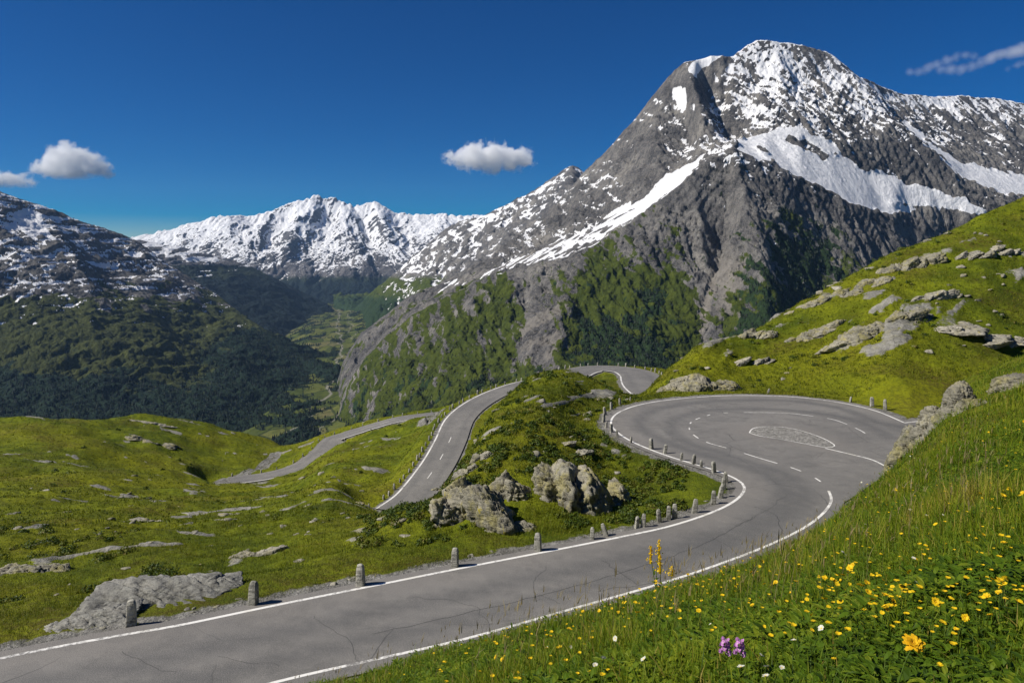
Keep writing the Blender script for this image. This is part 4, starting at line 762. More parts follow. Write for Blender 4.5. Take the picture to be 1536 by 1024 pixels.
OUTC = [  # column, row, min depth, width, height, depth, blocks, seed, material, label, detail, sink, dip, flat
 (722, 762, 41, 5.2, 5.0, 1.7, 7, 5, M_ROCK, 'large fractured grey outcrop with yellow lichen, left of the two above the near road', 5, .12, .35, .52),
 (770, 796, 40, 1.9, 1.4, .8, 2, 12, M_ROCK, 'low cracked rock at the right foot of the large left outcrop', 5, .3, .3, .55),
 (878, 746, 41, 4.8, 4.8, 1.7, 7, 8, M_ROCK, 'large lichen-spotted outcrop nearest the inside of the bend', 5, .12, .3, .56),
 (722, 690, 50, 1.5, 1.5, .6, 2, 21, M_PALE, 'slanting pale slab near the crest, right of two above the fractured outcrop', 5, .2, .7, .5),
 (702, 708, 49, 1.2, 1.2, .5, 2, 22, M_PALE, 'smaller slanting pale slab at the left crest of the grassy spur', 5, .2, .7, .5),
 (655, 738, 45, 1.6, 1.2, .6, 2, 26, M_ROCK, 'rock on the spur edge beside the middle road', 5, .3, .3, .55),
 (862, 677, 50, 1.9, .9, .8, 2, 31, M_PALE, 'smooth whitish rock halfway up the grassy spur', 5, .3, .2, .55),
 (396, 832, 39, 2.8, 1.3, .9, 3, 41, M_PALE, 'grey rock above the third bollard from the left', 5, .35, .15, .5),
 (212, 872, 35, 1.5, .8, .6, 2, 42, M_GREYSLAB, 'small pale rock behind the long bare slab', 5, .35, .1, .5),
 (46, 852, 39, 3.6, 1.3, 1.0, 3, 45, M_ROCK, 'dark humped rock in the shrubs at the left edge of the meadow', 5, .35, .1, .5),
 (215, 782, 50, 3.0, 1.0, .9, 3, 47, M_PALE, 'flat pale slab in the middle of the left meadow', 4, .6, .1, .4),
 (560, 792, 44, 2.6, .9, .8, 3, 48, M_PALE, 'low pale ledge in the grass below the middle road', 4, .5, .15, .4),
 (330, 772, 60, 4.0, 1.0, 1.1, 4, 49, M_PALE, 'broken pale ledge at the foot of the left knoll', 4, .6, .15, .4),
 (225, 662, 150, 12, 3.2, 3.5, 5, 51, M_ROCK, 'broad flat outcrop below the crest of the left knoll', 4, .65, -.1, .4),
 (228, 634, 165, 11, 2.2, 2.2, 5, 52, M_PALE, 'narrow pale ledge just under the crest of the left knoll', 4, .65, -.2, .35),
 (1475, 503, 60, 10, 2.6, 3.0, 5, 68, M_PALE, 'smooth whaleback slab on the right hillside above the rounded boulder', 5, .7, .1, .34),
 (1052, 582, 84.5, 7.5, 3.0, 1.5, 7, 71, M_ROCK, 'cracked rock face beside the outer edge of the hairpin', 5, .25, .25, .6),
 (1012, 580, 86, 3.6, 2.6, 1.5, 3, 72, M_ROCK, 'rock at the nose of the right hillside above the lower hairpin', 5, .35, .3, .55),
 (1305, 497, 86, 13, 3.2, 2.2, 8, 74, M_ROCK, 'long tilted ledge in the middle of the right hillside', 5, .5, .42, .5),
 (1215, 503, 86, 8, 2.4, 1.8, 6, 76, M_ROCK, 'shorter tilted ledge left of the long one on the hillside', 5, .5, .42, .5),
 (1365, 402, 100, 10, 3.6, 2.4, 7, 77, M_ROCK, 'long jagged outcrop under the skyline of the right hillside', 5, .5, .5, .5),
 (1296, 430, 100, 8, 2.8, 2.0, 6, 78, M_ROCK, 'lower end of the jagged outcrop under the skyline', 5, .5, .5, .5),
 (1225, 455, 100, 7, 2.4, 1.8, 6, 79, M_ROCK, 'ragged rock on the skyline left of the jagged outcrop', 5, .5, .5, .5),
 (1130, 505, 98, 6, 2.2, 1.6, 6, 80, M_ROCK, 'broken ledge on the skyline midway up the right hillside', 5, .5, .5, .5),
 (1480, 380, 100, 8, 2.0, 1.8, 6, 81, M_PALE, 'pale stepped ledge high on the hillside near the right edge', 5, .6, .45, .45),
 (1400, 445, 95, 7, 1.8, 1.6, 6, 82, M_PALE, 'pale stepped ledge below the jagged outcrop', 5, .6, .45, .45),
 (1130, 545, 88, 5, 1.6, 1.2, 5, 83, M_PALE, 'low pale ledge above the cracked rock face', 5, .55, .4, .45)]
for (px, py, Ym, w_, h_, d_, n_, sd, mt, lab, sub, snk, dip, flt) in OUTC: outcrop(px, py, Ym, w_, h_, d_, n_, sd, mt, lab, sub, snk, dip, flt)
BIG = [
 (246, 900, 31.5, (4.7, 2.1, .85), .32, .43, (.3, -.06), 38, 6, M_GREYSLAB, 'long bare rock slab lying beside the near road'),
 (125, 938, 30.0, (2.6, 1.2, .6), .2, .43, (.25, -.06), 37, 6, M_GREYSLAB, 'lower tongue of bare rock by the road at far left'),
 (1528, 578, 20, (1.2, 1.0, .9), .3, .2, (0, .1), 66, 6, M_ROCK, 'rounded grey boulder at the right edge of the flower slope')]
for (px, py, Ym, sz, sink, rz, tilt, seed, sub, mat, lab) in BIG:
    o = rock_mesh('rock', seed, sz, sub, 24, mat, .2 if mat is M_ROCK else .09, .05); h = put_rock(o, px, py, Ym, sink, rz, tilt); tag(o, lab, 'rock'); BARE.append((h.x, h.y, sz[0] * .8, sz[0] * .55))
def rib_rock():
    Vs, Fs, off = [], [], 0; c0 = at(1385, 690, 25)
    for k, (px, py, Yd, sz) in enumerate([(1350, 704, 26, (.62, .6, .65)), (1364, 676, 25.6, (.62, .6, 1.0)), (1388, 676, 24.8, (.75, .6, 1.1)), (1398, 636, 25, (.62, .6, .9)), (1424, 640, 24, (.72, .6, .95)), (1438, 600, 24.2, (.5, .5, .75)), (1456, 622, 23, (.6, .6, .6)), (1412, 672, 23.6, (.6, .5, .6))]):
        o = rock_mesh('blk', 610 + k, sz, 5, 24, M_ROCK, .2, .06, (.8, .2, .5)); me = o.data; P = np.zeros(len(me.vertices) * 3); me.vertices.foreach_get('co', P); P = P.reshape(-1, 3); T = np.zeros(len(me.polygons) * 3, np.int32); me.polygons.foreach_get('vertices', T)
        R = np.array(Matrix.Rotation(.35, 3, 'Y') @ Matrix.Rotation(k * .7, 3, 'Z')); P = P @ R.T + np.array(at(px, py, Yd) - c0); Vs.append(P); Fs.append(T.reshape(-1, 3) + off); off += len(P); bpy.data.objects.remove(o); bpy.data.meshes.remove(me)
    o = mesh_obj('rock_outcrop', np.concatenate(Vs), np.concatenate(Fs), M_ROCK); o.location = c0; tag(o, 'tall lichen-crusted crag rising to the right at the inner end of the hairpin', 'rock')
rib_rock()
# loose stones lying in the turf
STONE = [rock_mesh('stone', 200 + k, (1, .7 + .2 * (k % 3), .42 + .1 * (k % 4)), 3, 11, M_PALE if k % 3 else M_ROCK, .12, .06) for k in range(7)]
for o in STONE: COL.objects.unlink(o)
groups = {'meadow': ('pale stone lying in the grass of the left meadow', 'stones in the left meadow'), 'hill': ('pale stone sticking out of the right hillside', 'stones on the right hillside'), 'spur': ('small stone among the turf of the grassy spur', 'stones on the grassy spur'), 'verge': ('small stone on the gravel verge of the near road', 'stones on the verge')}
def stone(x, y, s, kind):
    src = STONE[RS.randint(7)]; o = src.copy(); COL.objects.link(o)
    z = ground_z(x, y); o.location = (x, y, z - .1 * s); o.scale = (s * RS.uniform(.7, 1.5), s * RS.uniform(.7, 1.1), s * RS.uniform(.6, 1.1)); o.rotation_euler = (RS.uniform(-.2, .2), RS.uniform(-.3, .1), RS.uniform(-.5, .9))
    tag(o, groups[kind][0], 'stone', groups[kind][1])
def scatter(n, px, Yr, smin, smax, kind, mask=None):
    k = 0; tries = 0
    while k < n and tries < 6000:
        tries += 1; p = RS.uniform(*px); Yv = math.exp(RS.uniform(math.log(Yr[0]), math.log(Yr[1]))); x = (p - CX) / F * Yv
        if near.pick(droad, x, Yv) < 1.4: continue
        if mask and not mask(p, x, Yv): continue
        s = smin * (smax / smin) ** (RS.uniform() ** 2.0); stone(x, Yv, s * (.5 + Yv / 90), kind); k += 1
clump = lambda sc, th, sd: (lambda p, x, y: noise(np.array([x / sc]), np.array([y / sc]), sd)[0] > th)
scatter(70, (0, 640), (38, 150), .15, .5, 'meadow', clump(9, .12, 301)); scatter(25, (0, 520), (34, 60), .12, .4, 'meadow')
scatter(70, (1000, 1536), (84, 122), .2, .5, 'hill', clump(11, -.05, 302)); scatter(40, (690, 950), (42, 90), .15, .5, 'spur', clump(6, 0., 303))
for i in range(26):
    k = RS.choice(np.where((edgeL[:, 1] > 27) & (edgeL[:, 1] < 46) & (edgeL[:, 0] > -24))[0]); stone(edgeL[k, 0] + RS.uniform(-.7, -.1), edgeL[k, 1] + RS.uniform(.25, .9), RS.uniform(.08, .2), 'verge')

# ------------------------------------------------------------------ granite guard stones along the road edges
def post_mesh(seed, w=.24, h=.95, sub=1, lean=0):
    b = bmesh.new(); bmesh.ops.create_cube(b, size=1)
    bmesh.ops.subdivide_edges(b, edges=b.edges[:], cuts=6 if sub else 2, use_grid_fill=True)
    P = np.array([v.co[:] for v in b.verts]); t = P[:, 2] + .5
    r = np.linalg.norm(P[:, :2], axis=1) + 1e-6; mx = np.abs(P[:, :2]).max(1)
    k = (mx / np.maximum(r, mx) * .18 + .82); P[:, :2] *= k[:, None]                     # rounded corners
    tp = (1.06 - .2 * t) * (1 - .22 * sstep(.88, 1.0, t)); P[:, 0] *= w * tp; P[:, 1] *= w * .85 * tp
    P[:, 2] = t * h - .12 + h * .05 * np.sqrt(np.clip(1 - (r * 1.6) ** 2, 0, 1)) * (t > .98)
    g = np.random.RandomState(seed); P += (.03 * w * 4 / 4) * np.stack([fbm(P[:, 2] * 7 + s * 9 + seed, P[:, 0] * 9 + P[:, 1] * 7 + seed * 3, 3, seed + s) for s in range(3)], -1) * 1.4
    for v, p in zip(b.verts, P): v.co = p
    o_me = bpy.data.meshes.new('bollard'); b.to_mesh(o_me); b.free(); o_me.materials.append(M_POST)
    o_me.polygons.foreach_set('use_smooth', np.ones(len(o_me.polygons), bool)); return o_me
PM = [post_mesh(s, .36, 1.08) for s in (3, 9, 14, 23)]; PS = [post_mesh(s, .3, .85, 0) for s in (5, 8)]
def post(x, y, z, me, s=1, lean=(0, 0), rz=0, name='bollard', thin=1):
    o = bpy.data.objects.new(name, me); COL.objects.link(o); o.location = (x, y, z); o.rotation_euler = (lean[0], lean[1], rz); o.scale = (s * thin, s * thin, s * (.25 + .75 * thin)); return o
NEARP = [(197, 936, 1.1, (0, 0), 'granite bollard at the lower end of the long bare slab, first of the near road'), (380, 905, 1.08, (0, .02), 'granite bollard at the upper end of the long bare slab'),
         (541, 877, 1.06, (0, -.02), 'rounded granite bollard on the gravel verge, third from the left'), (682, 849, 1.0, (0, .03), 'granite bollard standing in the grass below the large fractured outcrop'),
         (807, 825, 1.0, (.03, 0), 'granite bollard on the gravel between the two large outcrops'), (888, 808, .85, (0, .04), 'dark stump of a guard stone below the lichen-spotted outcrop'),
         (910, 803, .9, (0, -.32), 'guard stone leaning left beside a dark stump'), (955, 790, .8, (0, .1), 'short broken guard stone, first left of the bend'), (964, 789, .95, (0, .12), 'guard stone leaning right beside a short broken one'),
         (989, 781, .9, (0, -.08), 'thin guard stone before the bend apex'), (1003, 777, .95, (0, .02), 'squat guard stone in a close pair before the bend apex'), (1012, 776, 1.05, (0, .02), 'taller guard stone in a close pair before the bend apex'),
         (1041, 768, 1.05, (0, .15), 'round-topped guard stone tilted in the grass at the bend'), (1070, 755, 1.05, (0, .05), 'upright guard stone where the bend tightens'), (1080, 745, 1.0, (0, .2), 'guard stone leaning towards the road at the bend apex'),
         (1085, 732, .95, (0, .05), 'guard stone just under the yellowed line at the bend apex'), (1089, 722, .9, (0, -.05), 'uppermost guard stone at the inside of the bend apex')]
for i, (px, py, s, ln, lab) in enumerate(NEARP):
    x, y = on_level(px, py); o = post(x, y, ground_z(x, y) - .02, PM[i % 4], s, ln, RS.uniform(-.3, .3), 'bollard', 1 if i < 5 else .8); tag(o, lab, 'bollard', 'granite bollards along the near road')
TIP = [(1071, 708), (1052, 700), (1040, 695.5), (1022, 690), (997, 680), (977, 673), (946, 664), (926, 655), (917, 648), (909, 641), (905, 632), (908, 621), (917, 613), (930, 606), (945, 601)]
for i, (px, py) in enumerate(TIP):
    x, y = on_level(px, py); d, _ = dist_poly(np.array([x]), np.array([y]), edgeL)
    o = post(x, y, ground_z(x, y) - .05, PM[(i * 3) % 4], RS.uniform(.7, 1.3), (RS.uniform(-.14, .14), RS.uniform(-.2, .2)), RS.uniform(0, 1), 'bollard', RS.uniform(.5, .75)); tag(o, 'weathered guard stone in the row outside the tip of the hairpin', 'bollard', 'guard stones round the tip of the hairpin')
for i, (px, py, s) in enumerate([(1313, 611, 1.0), (1333, 616, 1.1), (1280, 604, .6), (1155, 591, .6)]):
    x, y = on_level(px, py); y += .7; o = post(x, y, ground_z(x, y), PM[i % 4], s, (0, -.1 * i), i); tag(o, ['small upright stone left of the pair at the outer edge of the hairpin', 'crooked stone nearest the tall crag at the outer hairpin edge', 'short stump at the foot of the right hillside', 'small stump beside the cracked rock face'][i], 'bollard', 'stones at the outer edge of the hairpin')
def row(L, off, gap, sc, lab, grp, a=0, b=None):
    P = offset(L, off); s = arc(P); b = b or s[-1]
    for q in np.arange(a, b, gap):
        k = int(np.searchsorted(s, q)); k = min(k, len(P) - 1); x, y = P[k, 0], P[k, 1]
        o = post(x + RS.uniform(-.1, .1), y, max(ground_z(x, y), P[k, 2] - .4) - .05, PS[RS.randint(2)], sc * RS.uniform(.8, 1.2), (RS.uniform(-.06, .06), RS.uniform(-.06, .06)), RS.uniform(0, 1)); tag(o, lab, 'bollard', grp)
row(ROAD['R2'], HALF['R2'] + .7, 2.3, 1.0, 'small guard stone in the close row along the left side of the middle road', 'guard stones along the middle road')
row(ROAD['R3'], -(HALF['R3'] + .7), 3.4, .9, 'small guard stone in the row along the outer side of the lowest road', 'guard stones along the lowest road')
row(ROAD['R3'], HALF['R3'] + .6, 6, .75, 'low guard stone in the row along the inner side of the lowest road', 'stones inside the lowest road', 18, 75)
row(ROAD['R4'], -(HALF['R4'] + .8), 2.6, 1.0, 'small guard stone round the outer edge of the far hairpin', 'guard stones round the far hairpin', 20)
# ------------------------------------------------------------------ clouds, far behind the range
def cloud(px, py, Yd, blobs, dens, label, name='cloud', nz=(2.0, .85), soft=.14, stretch=(1, 1, 1), base=None):
    """blobs: (dx, dz, radius) in survey columns round the middle"""
    k = Yd / F; c = at(px, py, Yd); R = 200 * k
    hx = max(abs(b[0]) + b[2] for b in blobs) * k * 1.25; hz = max(abs(b[1]) + b[2] for b in blobs) * k * 1.25; hy = max(b[2] for b in blobs) * k * 1.3
    b = bmesh.new(); bmesh.ops.create_icosphere(b, subdivisions=3, radius=1)
    for v in b.verts: v.co = Vector((v.co.x * hx * 1.25, v.co.y * hy * 1.25, v.co.z * hz * 1.25))
    me = bpy.data.meshes.new(name); b.to_mesh(me); b.free(); o = bpy.data.objects.new(name, me); COL.objects.link(o); o.location = c
    m = bpy.data.materials.new('cloud_vapour'); m.use_nodes = True; T = m.node_tree; T.nodes.clear()
    N = lambda t, **kw: T.nodes.new(t)
    tc = N('ShaderNodeTexCoord'); sc = N('ShaderNodeMapping'); u = 1 / (60 * k); sc.inputs['Scale'].default_value = (u, u, u); T.links.new(tc.outputs['Object'], sc.inputs[0])
    cur = None
    for (dx, dz, r) in blobs:
        d = N('ShaderNodeMapping'); f = 60 / r; d.inputs['Scale'].default_value = (f * stretch[0], f * .8, f * stretch[2]); d.inputs['Location'].default_value = (-dx / r * stretch[0], 0, -dz / r * stretch[2]); T.links.new(sc.outputs[0], d.inputs[0])
        ln = N('ShaderNodeVectorMath'); ln.operation = 'LENGTH'; T.links.new(d.outputs[0], ln.inputs[0])
        s = N('ShaderNodeMath'); s.operation = 'SUBTRACT'; s.inputs[0].default_value = 1; T.links.new(ln.outputs['Value'], s.inputs[1])
        mu = N('ShaderNodeMath'); mu.operation = 'MULTIPLY'; mu.inputs[1].default_value = r / 30; T.links.new(s.outputs[0], mu.inputs[0])
        if cur is None: cur = mu.outputs[0]
        else:
            x = N('ShaderNodeMath'); x.operation = 'SMOOTH_MAX'; x.inputs[2].default_value = .15; T.links.new(cur, x.inputs[0]); T.links.new(mu.outputs[0], x.inputs[1]); cur = x.outputs[0]
    n = N('ShaderNodeTexNoise'); n.inputs['Scale'].default_value = nz[0] * 2; n.inputs['Detail'].default_value = 6; n.inputs['Roughness'].default_value = .62; T.links.new(sc.outputs[0], n.inputs['Vector'])
    a = N('ShaderNodeMath'); a.operation = 'MULTIPLY_ADD'; a.inputs[1].default_value = nz[1] * 2; T.links.new(n.outputs['Fac'], a.inputs[0]); T.links.new(cur, a.inputs[2])
    mr = N('ShaderNodeMapRange'); mr.inputs[1].default_value = nz[1] * .98; mr.inputs[2].default_value = nz[1] + soft; mr.inputs[3].default_value = 0; mr.inputs[4].default_value = dens; T.links.new(a.outputs[0], mr.inputs[0])
    den = mr.outputs[0]
    if base is not None:
        sp = N('ShaderNodeSeparateXYZ'); T.links.new(tc.outputs['Object'], sp.inputs[0]); bm_ = N('ShaderNodeMapRange'); bm_.inputs[1].default_value = (base - 3) * k; bm_.inputs[2].default_value = (base + 7) * k; T.links.new(sp.outputs[2], bm_.inputs[0])
        ml = N('ShaderNodeMath'); ml.operation = 'MULTIPLY'; T.links.new(den, ml.inputs[0]); T.links.new(bm_.outputs[0], ml.inputs[1]); den = ml.outputs[0]
    v = N('ShaderNodeVolumePrincipled'); v.inputs['Color'].default_value = (1, 1, 1, 1); v.inputs['Anisotropy'].default_value = -.2; T.links.new(den, v.inputs['Density'])
    q = N('ShaderNodeOutputMaterial'); T.links.new(v.outputs[0], q.inputs[1]); me.materials.append(m)
    tag(o, label, 'cloud'); return o
cloud(110, 243, 15000, [(-46, -10, 13), (-24, -4, 21), (-8, 7, 22), (10, 1, 21), (30, -8, 17), (48, -13, 11), (0, -12, 20)], .007, 'plump white cloud with a tall left hump over the left mountainside', base=-24)
cloud(4, 270, 15500, [(-40, 6, 20), (-14, 2, 15), (8, -2, 13), (28, -4, 11), (42, -6, 7)], .007, 'low white cloud cut by the left edge of the picture', base=-10)
cloud(732, 240, 15000, [(-58, 4, 8), (-42, 2, 13), (-22, 4, 20), (-18, 12, 14), (4, 4, 22), (14, 8, 18), (34, 2, 18), (54, 2, 15), (10, -10, 14)], .007, 'small woolly white cloud between the snowy range and the great peak', base=-21)
cloud(1450, 92, 16000, [(-85, -17, 7), (-72, -15, 8), (-58, -11, 9), (-44, -5, 9), (-30, 2, 9), (-16, 7, 9), (-2, 9, 8), (10, 7, 7), (-40, -13, 9), (-24, -12, 9), (-8, -12, 8), (8, -8, 9), (22, -2, 9), (36, 4, 10), (50, 9, 10), (66, 13, 12), (84, 17, 13), (105, 20, 14), (62, -12, 6), (76, -6, 7), (92, -2, 8)], .0022, 'thin veil of cloud drifting right of the summit', nz=(1.3, .3), soft=.38)
# ------------------------------------------------------------------ vegetation
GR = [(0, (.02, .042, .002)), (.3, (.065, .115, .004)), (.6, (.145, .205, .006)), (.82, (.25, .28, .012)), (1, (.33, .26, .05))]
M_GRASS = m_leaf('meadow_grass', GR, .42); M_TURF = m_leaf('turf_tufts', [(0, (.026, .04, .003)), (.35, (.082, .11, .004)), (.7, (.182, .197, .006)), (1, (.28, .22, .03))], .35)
M_HERB = m_leaf('herb_leaves', [(0, (.025, .055, .003)), (.5, (.095, .165, .006)), (1, (.23, .27, .014))], .42)
M_STALK = m_leaf('dry_stalks', [(0, (.10, .085, .03)), (.5, (.17, .13, .05)), (1, (.26, .21, .10))], .2)
M_BUSH = m_leaf('heath_leaves', [(0, (.022, .042, .004)), (.45, (.06, .095, .006)), (.8, (.13, .145, .010)), (1, (.16, .12, .03))], .2)
M_FIR = m_leaf('fir_needles', [(0, (.004, .009, .006)), (.6, (.010, .020, .009)), (1, (.026, .038, .010))], .05)
M_YELLOW = m_plain('yellow_petals', (.78, .53, .012), .6, .25, .12, 60); M_ORANGE = m_plain('dandelion_florets', (.72, .42, .01), .7, .2, .2, 300)
M_WHITE = m_plain('cream_petals', (.66, .64, .52), .6, .25, .1, 60); M_PINK = m_plain('pink_petals', (.52, .22, .5), .6, .25, .25, 80); M_STEM = m_plain('green_stem', (.06, .10, .012), .7, None, .3, 30)

def add_tone(o, t):
    a = o.data.attributes.new('tone', 'FLOAT', 'POINT'); a.data.foreach_set('value', np.asarray(t, np.float32))
def blades(P, H, W, lean, az, tone, seg=3, curl=.5):
    """strips: P foot points (n,3); returns verts, quads, tone"""
    n = len(P); ca, sa = np.cos(az), np.sin(az); V = np.zeros((n, (seg + 1) * 2, 3)); Tn = np.zeros((n, (seg + 1) * 2))
    wa = az + RS.uniform(.9, 2.2, n)
    for k in range(seg + 1):
        t = k / seg; ang = lean * (1 - curl + curl * t * 1.6); r = H * t
        cx = np.sin(ang) * r; cz = np.cos(ang) * r; w = W * (1 - t) ** .7 * (.55 + .9 * t if t < .5 else 1) * .5 + W * .04
        for s in (0, 1):
            q = (s * 2 - 1) * w
            V[:, k * 2 + s, 0] = P[:, 0] + ca * cx + np.cos(wa) * q; V[:, k * 2 + s, 1] = P[:, 1] + sa * cx + np.sin(wa) * q; V[:, k * 2 + s, 2] = P[:, 2] + cz
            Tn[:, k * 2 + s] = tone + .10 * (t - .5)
    b = (np.arange(n) * (seg + 1) * 2)[:, None, None]; q = np.array([[2 * k, 2 * k + 1, 2 * k + 3, 2 * k + 2] for k in range(seg)])[None]
    return V.reshape(-1, 3), (b + q).reshape(-1, 4), np.clip(Tn, 0, 1).reshape(-1)
def stuff(name, parts, mat):
    V = np.concatenate([p[0] for p in parts]); off = np.cumsum([0] + [len(p[0]) for p in parts[:-1]]); Q = np.concatenate([p[1] + k for p, k in zip(parts, off)])
    o = mesh_obj(name, V, Q, mat, smooth=False); add_tone(o, np.concatenate([p[2] for p in parts])); tag(o, kind='stuff'); return o
def spots(n, px0, px1, Y0, Y1, power=0.):
    p = RS.uniform(px0, px1, n); u = RS.uniform(0, 1, n); Yv = np.exp(math.log(Y0) + (math.log(Y1) - math.log(Y0)) * u); x = (p - CX) / F * Yv
    return p, x, Yv
def keep(x, y, lim=.35):
    m = (near.pick(droad, x, y) > lim) & (near.pick(rock, x, y) < .45)
    for (bx, by, rx, ry) in BARE: m &= ((x - bx) / rx) ** 2 + ((y - by) / ry) ** 2 > 1
    return m
def feet(x, y): return np.stack([x, y, near.sample(x, y)], -1)
SLOPE_TOP = np.interp  # noqa
def hill_lim(p): return np.interp(p, [380, 560, 700, 1000, 1240, 1340, 1420, 1600], [24, 25.5, 28, 33, 43, 50, 50, 56])   # the flower slope ends at the road
# --- flower slope: tufts of blades, denser and finer near the viewpoint
def meadow(n, Y0, Y1, per, h0, w0, seg, px0=330, px1=1640):
    p, x, Yv = spots(n, px0, px1, Y0, Y1); m = (Yv < hill_lim(p)) & keep(x, Yv); p, x, Yv = p[m], x[m], Yv[m]
    patch = fbm(x / 2.6, Yv / 2.6, 3, 611); lush = fbm(x / .9, Yv / .9, 3, 613); k = len(x)
    th = (.5 + 1.2 * (patch + .25) + .5 * lush).clip(.22, 1.9)
    X_ = np.repeat(x, per); Y_ = np.repeat(Yv, per); sp = np.repeat(.035 + .012 * Yv, per); X_ = X_ + RS.normal(0, 1, len(X_)) * sp; Y_ = np.maximum(Y_ + RS.normal(0, 1, len(X_)) * sp, .8)
    H = np.repeat(th, per) * h0 * RS.uniform(.5, 1.25, len(X_)); W = w0 * (.7 + .05 * Y_) * RS.uniform(.6, 1.4, len(X_))
    tone = np.repeat(.45 + .5 * patch + .40 * lush, per) + RS.normal(0, .16, len(X_)); dry = RS.uniform(size=len(X_)) < .05; tone[dry] = 1
    return blades(feet(X_, Y_), H, W, np.abs(RS.normal(.45, .4, len(X_))), RS.uniform(0, 2 * math.pi, len(X_)), tone, seg)
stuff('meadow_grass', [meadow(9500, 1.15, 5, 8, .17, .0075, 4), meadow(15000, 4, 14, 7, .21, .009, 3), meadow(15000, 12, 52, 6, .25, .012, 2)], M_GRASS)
# --- broad leaved herbs between the blades
def herbs(n, Y0, Y1, per, size, px0=380, px1=1640, thr=-.05):
    p, x, Yv = spots(n, px0, px1, Y0, Y1); m = (Yv < hill_lim(p)) & keep(x, Yv); x, Yv = x[m], Yv[m]; q = fbm(x / 1.4, Yv / 1.4, 3, 617); m = q > thr; x, Yv, q = x[m], Yv[m], q[m]
    X_ = np.repeat(x, per); Y_ = np.repeat(Yv, per); n_ = len(X_); az = RS.uniform(0, 2 * math.pi, n_); r = RS.uniform(.2, 1.2, n_) * size * 1.3; up = RS.uniform(.2, 1.25, n_) * size * 2.2
    B_ = feet(X_, np.maximum(Y_, .8)); B_[:, 0] += np.cos(az) * r * .6; B_[:, 1] += np.sin(az) * r * .6; B_[:, 2] += up
    L = size * RS.uniform(.7, 1.5, n_); Wd = L * RS.uniform(.28, .55, n_); tilt = RS.uniform(-.5, .7, n_); pts = []
    for (a, b, c) in ((0, 0, 0), (.3, .8, .03), (.65, .85, .02), (1, 0, -.10), (.65, -.85, .02), (.3, -.8, .03)):
        d = L * a; s = Wd * b * .5; z = d * np.sin(tilt) + L * c; d2 = d * np.cos(tilt)
        pts.append(np.stack([B_[:, 0] + np.cos(az) * d2 - np.sin(az) * s, B_[:, 1] + np.sin(az) * d2 + np.cos(az) * s, B_[:, 2] + z], -1))
    V = np.stack(pts, 1).reshape(-1, 3); b = (np.arange(n_) * 6)[:, None, None]; Q = (b + np.array([[0, 1, 2, 5], [5, 2, 3, 4]])[None]).reshape(-1, 4)
    return V, Q, np.repeat(np.clip(np.repeat(.5 + .5 * q, per) + RS.normal(0, .2, n_), 0, 1), 6)
stuff('meadow_herbs', [herbs(5600, 1.2, 4, 9, .036, thr=-.3), herbs(8500, 3.2, 11, 8, .05, thr=-.25), herbs(5500, 10, 46, 7, .07, thr=-.1)], M_HERB)
# --- dry seed stalks standing against the road
def stalks():
    out = []
    p, x, Yv = spots(1500, 420, 1500, 4, 46); m = (Yv < hill_lim(p) * 1.02) & keep(x, Yv) & (fbm(x / 2.2, Yv / 2.2, 3, 619) > -.02); x, Yv = x[m], Yv[m]; n = len(x)
    H = RS.uniform(.3, .62, n); az = RS.uniform(-.6, .9, n); ln = np.abs(RS.normal(.12, .12, n)); Ft = feet(x, Yv); W = .0028 * (.8 + .09 * Yv)
    out.append(blades(Ft, H, W, ln, az, RS.uniform(0, .7, n), 3, .5))
    tip = Ft.copy(); tip[:, 0] += np.cos(az) * np.sin(ln * 1.1) * H * .9; tip[:, 1] += np.sin(az) * np.sin(ln * 1.1) * H * .9; tip[:, 2] += np.cos(ln) * H * .88
    for k in range(3): out.append(blades(tip + RS.normal(0, .006, tip.shape), RS.uniform(.04, .10, n), W * RS.uniform(1.6, 2.4, n), np.abs(RS.normal(.3, .2, n)), az + RS.normal(0, .8, n), RS.uniform(.2, 1, n), 2, .4))
    return stuff('seed_stalks', out, M_STALK)
stalks()
# --- turf tufts on the verge, the spur, the left meadow and the right hillside
def turf(n, px0, px1, Y0, Y1, per, h0, w0, extra=None, seg=2, seed=631):
    p, x, Yv = spots(n, px0, px1, Y0, Y1); m = keep(x, Yv, .5) & (Yv > hill_lim(p) * (p > 380) * (p < 1600))
    if extra is not None: m &= extra(p, x, Yv)
    x, Yv = x[m], Yv[m]; q = fbm(x / 4.5, Yv / 4.5, 4, seed); q2 = fbm(x / 1.3, Yv / 1.3, 2, seed + 2)
    X_ = np.repeat(x, per) + RS.normal(0, .13, len(x) * per); Y_ = np.repeat(Yv, per) + RS.normal(0, .13, len(x) * per); n_ = len(X_)
    H = np.repeat((.55 + 1.0 * np.clip(q2 + .2 + .5 * q, -.2, 1)), per) * h0 * RS.uniform(.5, 1.3, n_)
    return blades(feet(X_, Y_), H, w0 * (.4 + Y_ / 70) * RS.uniform(.6, 1.4, n_), np.abs(RS.normal(.35, .3, n_)), RS.uniform(0, 6.28, n_), np.repeat(.5 + .5 * q - .25 * q2, per) + RS.normal(0, .14, n_), seg)
stuff('turf', [turf(26000, -60, 1000, 28, 62, 5, .21, .022), turf(30000, -60, 1010, 60, 235, 4, .26, .05), turf(20000, 960, 1640, 80, 140, 4, .26, .045), turf(5000, 640, 960, 41, 95, 6, .30, .03)], M_TURF)
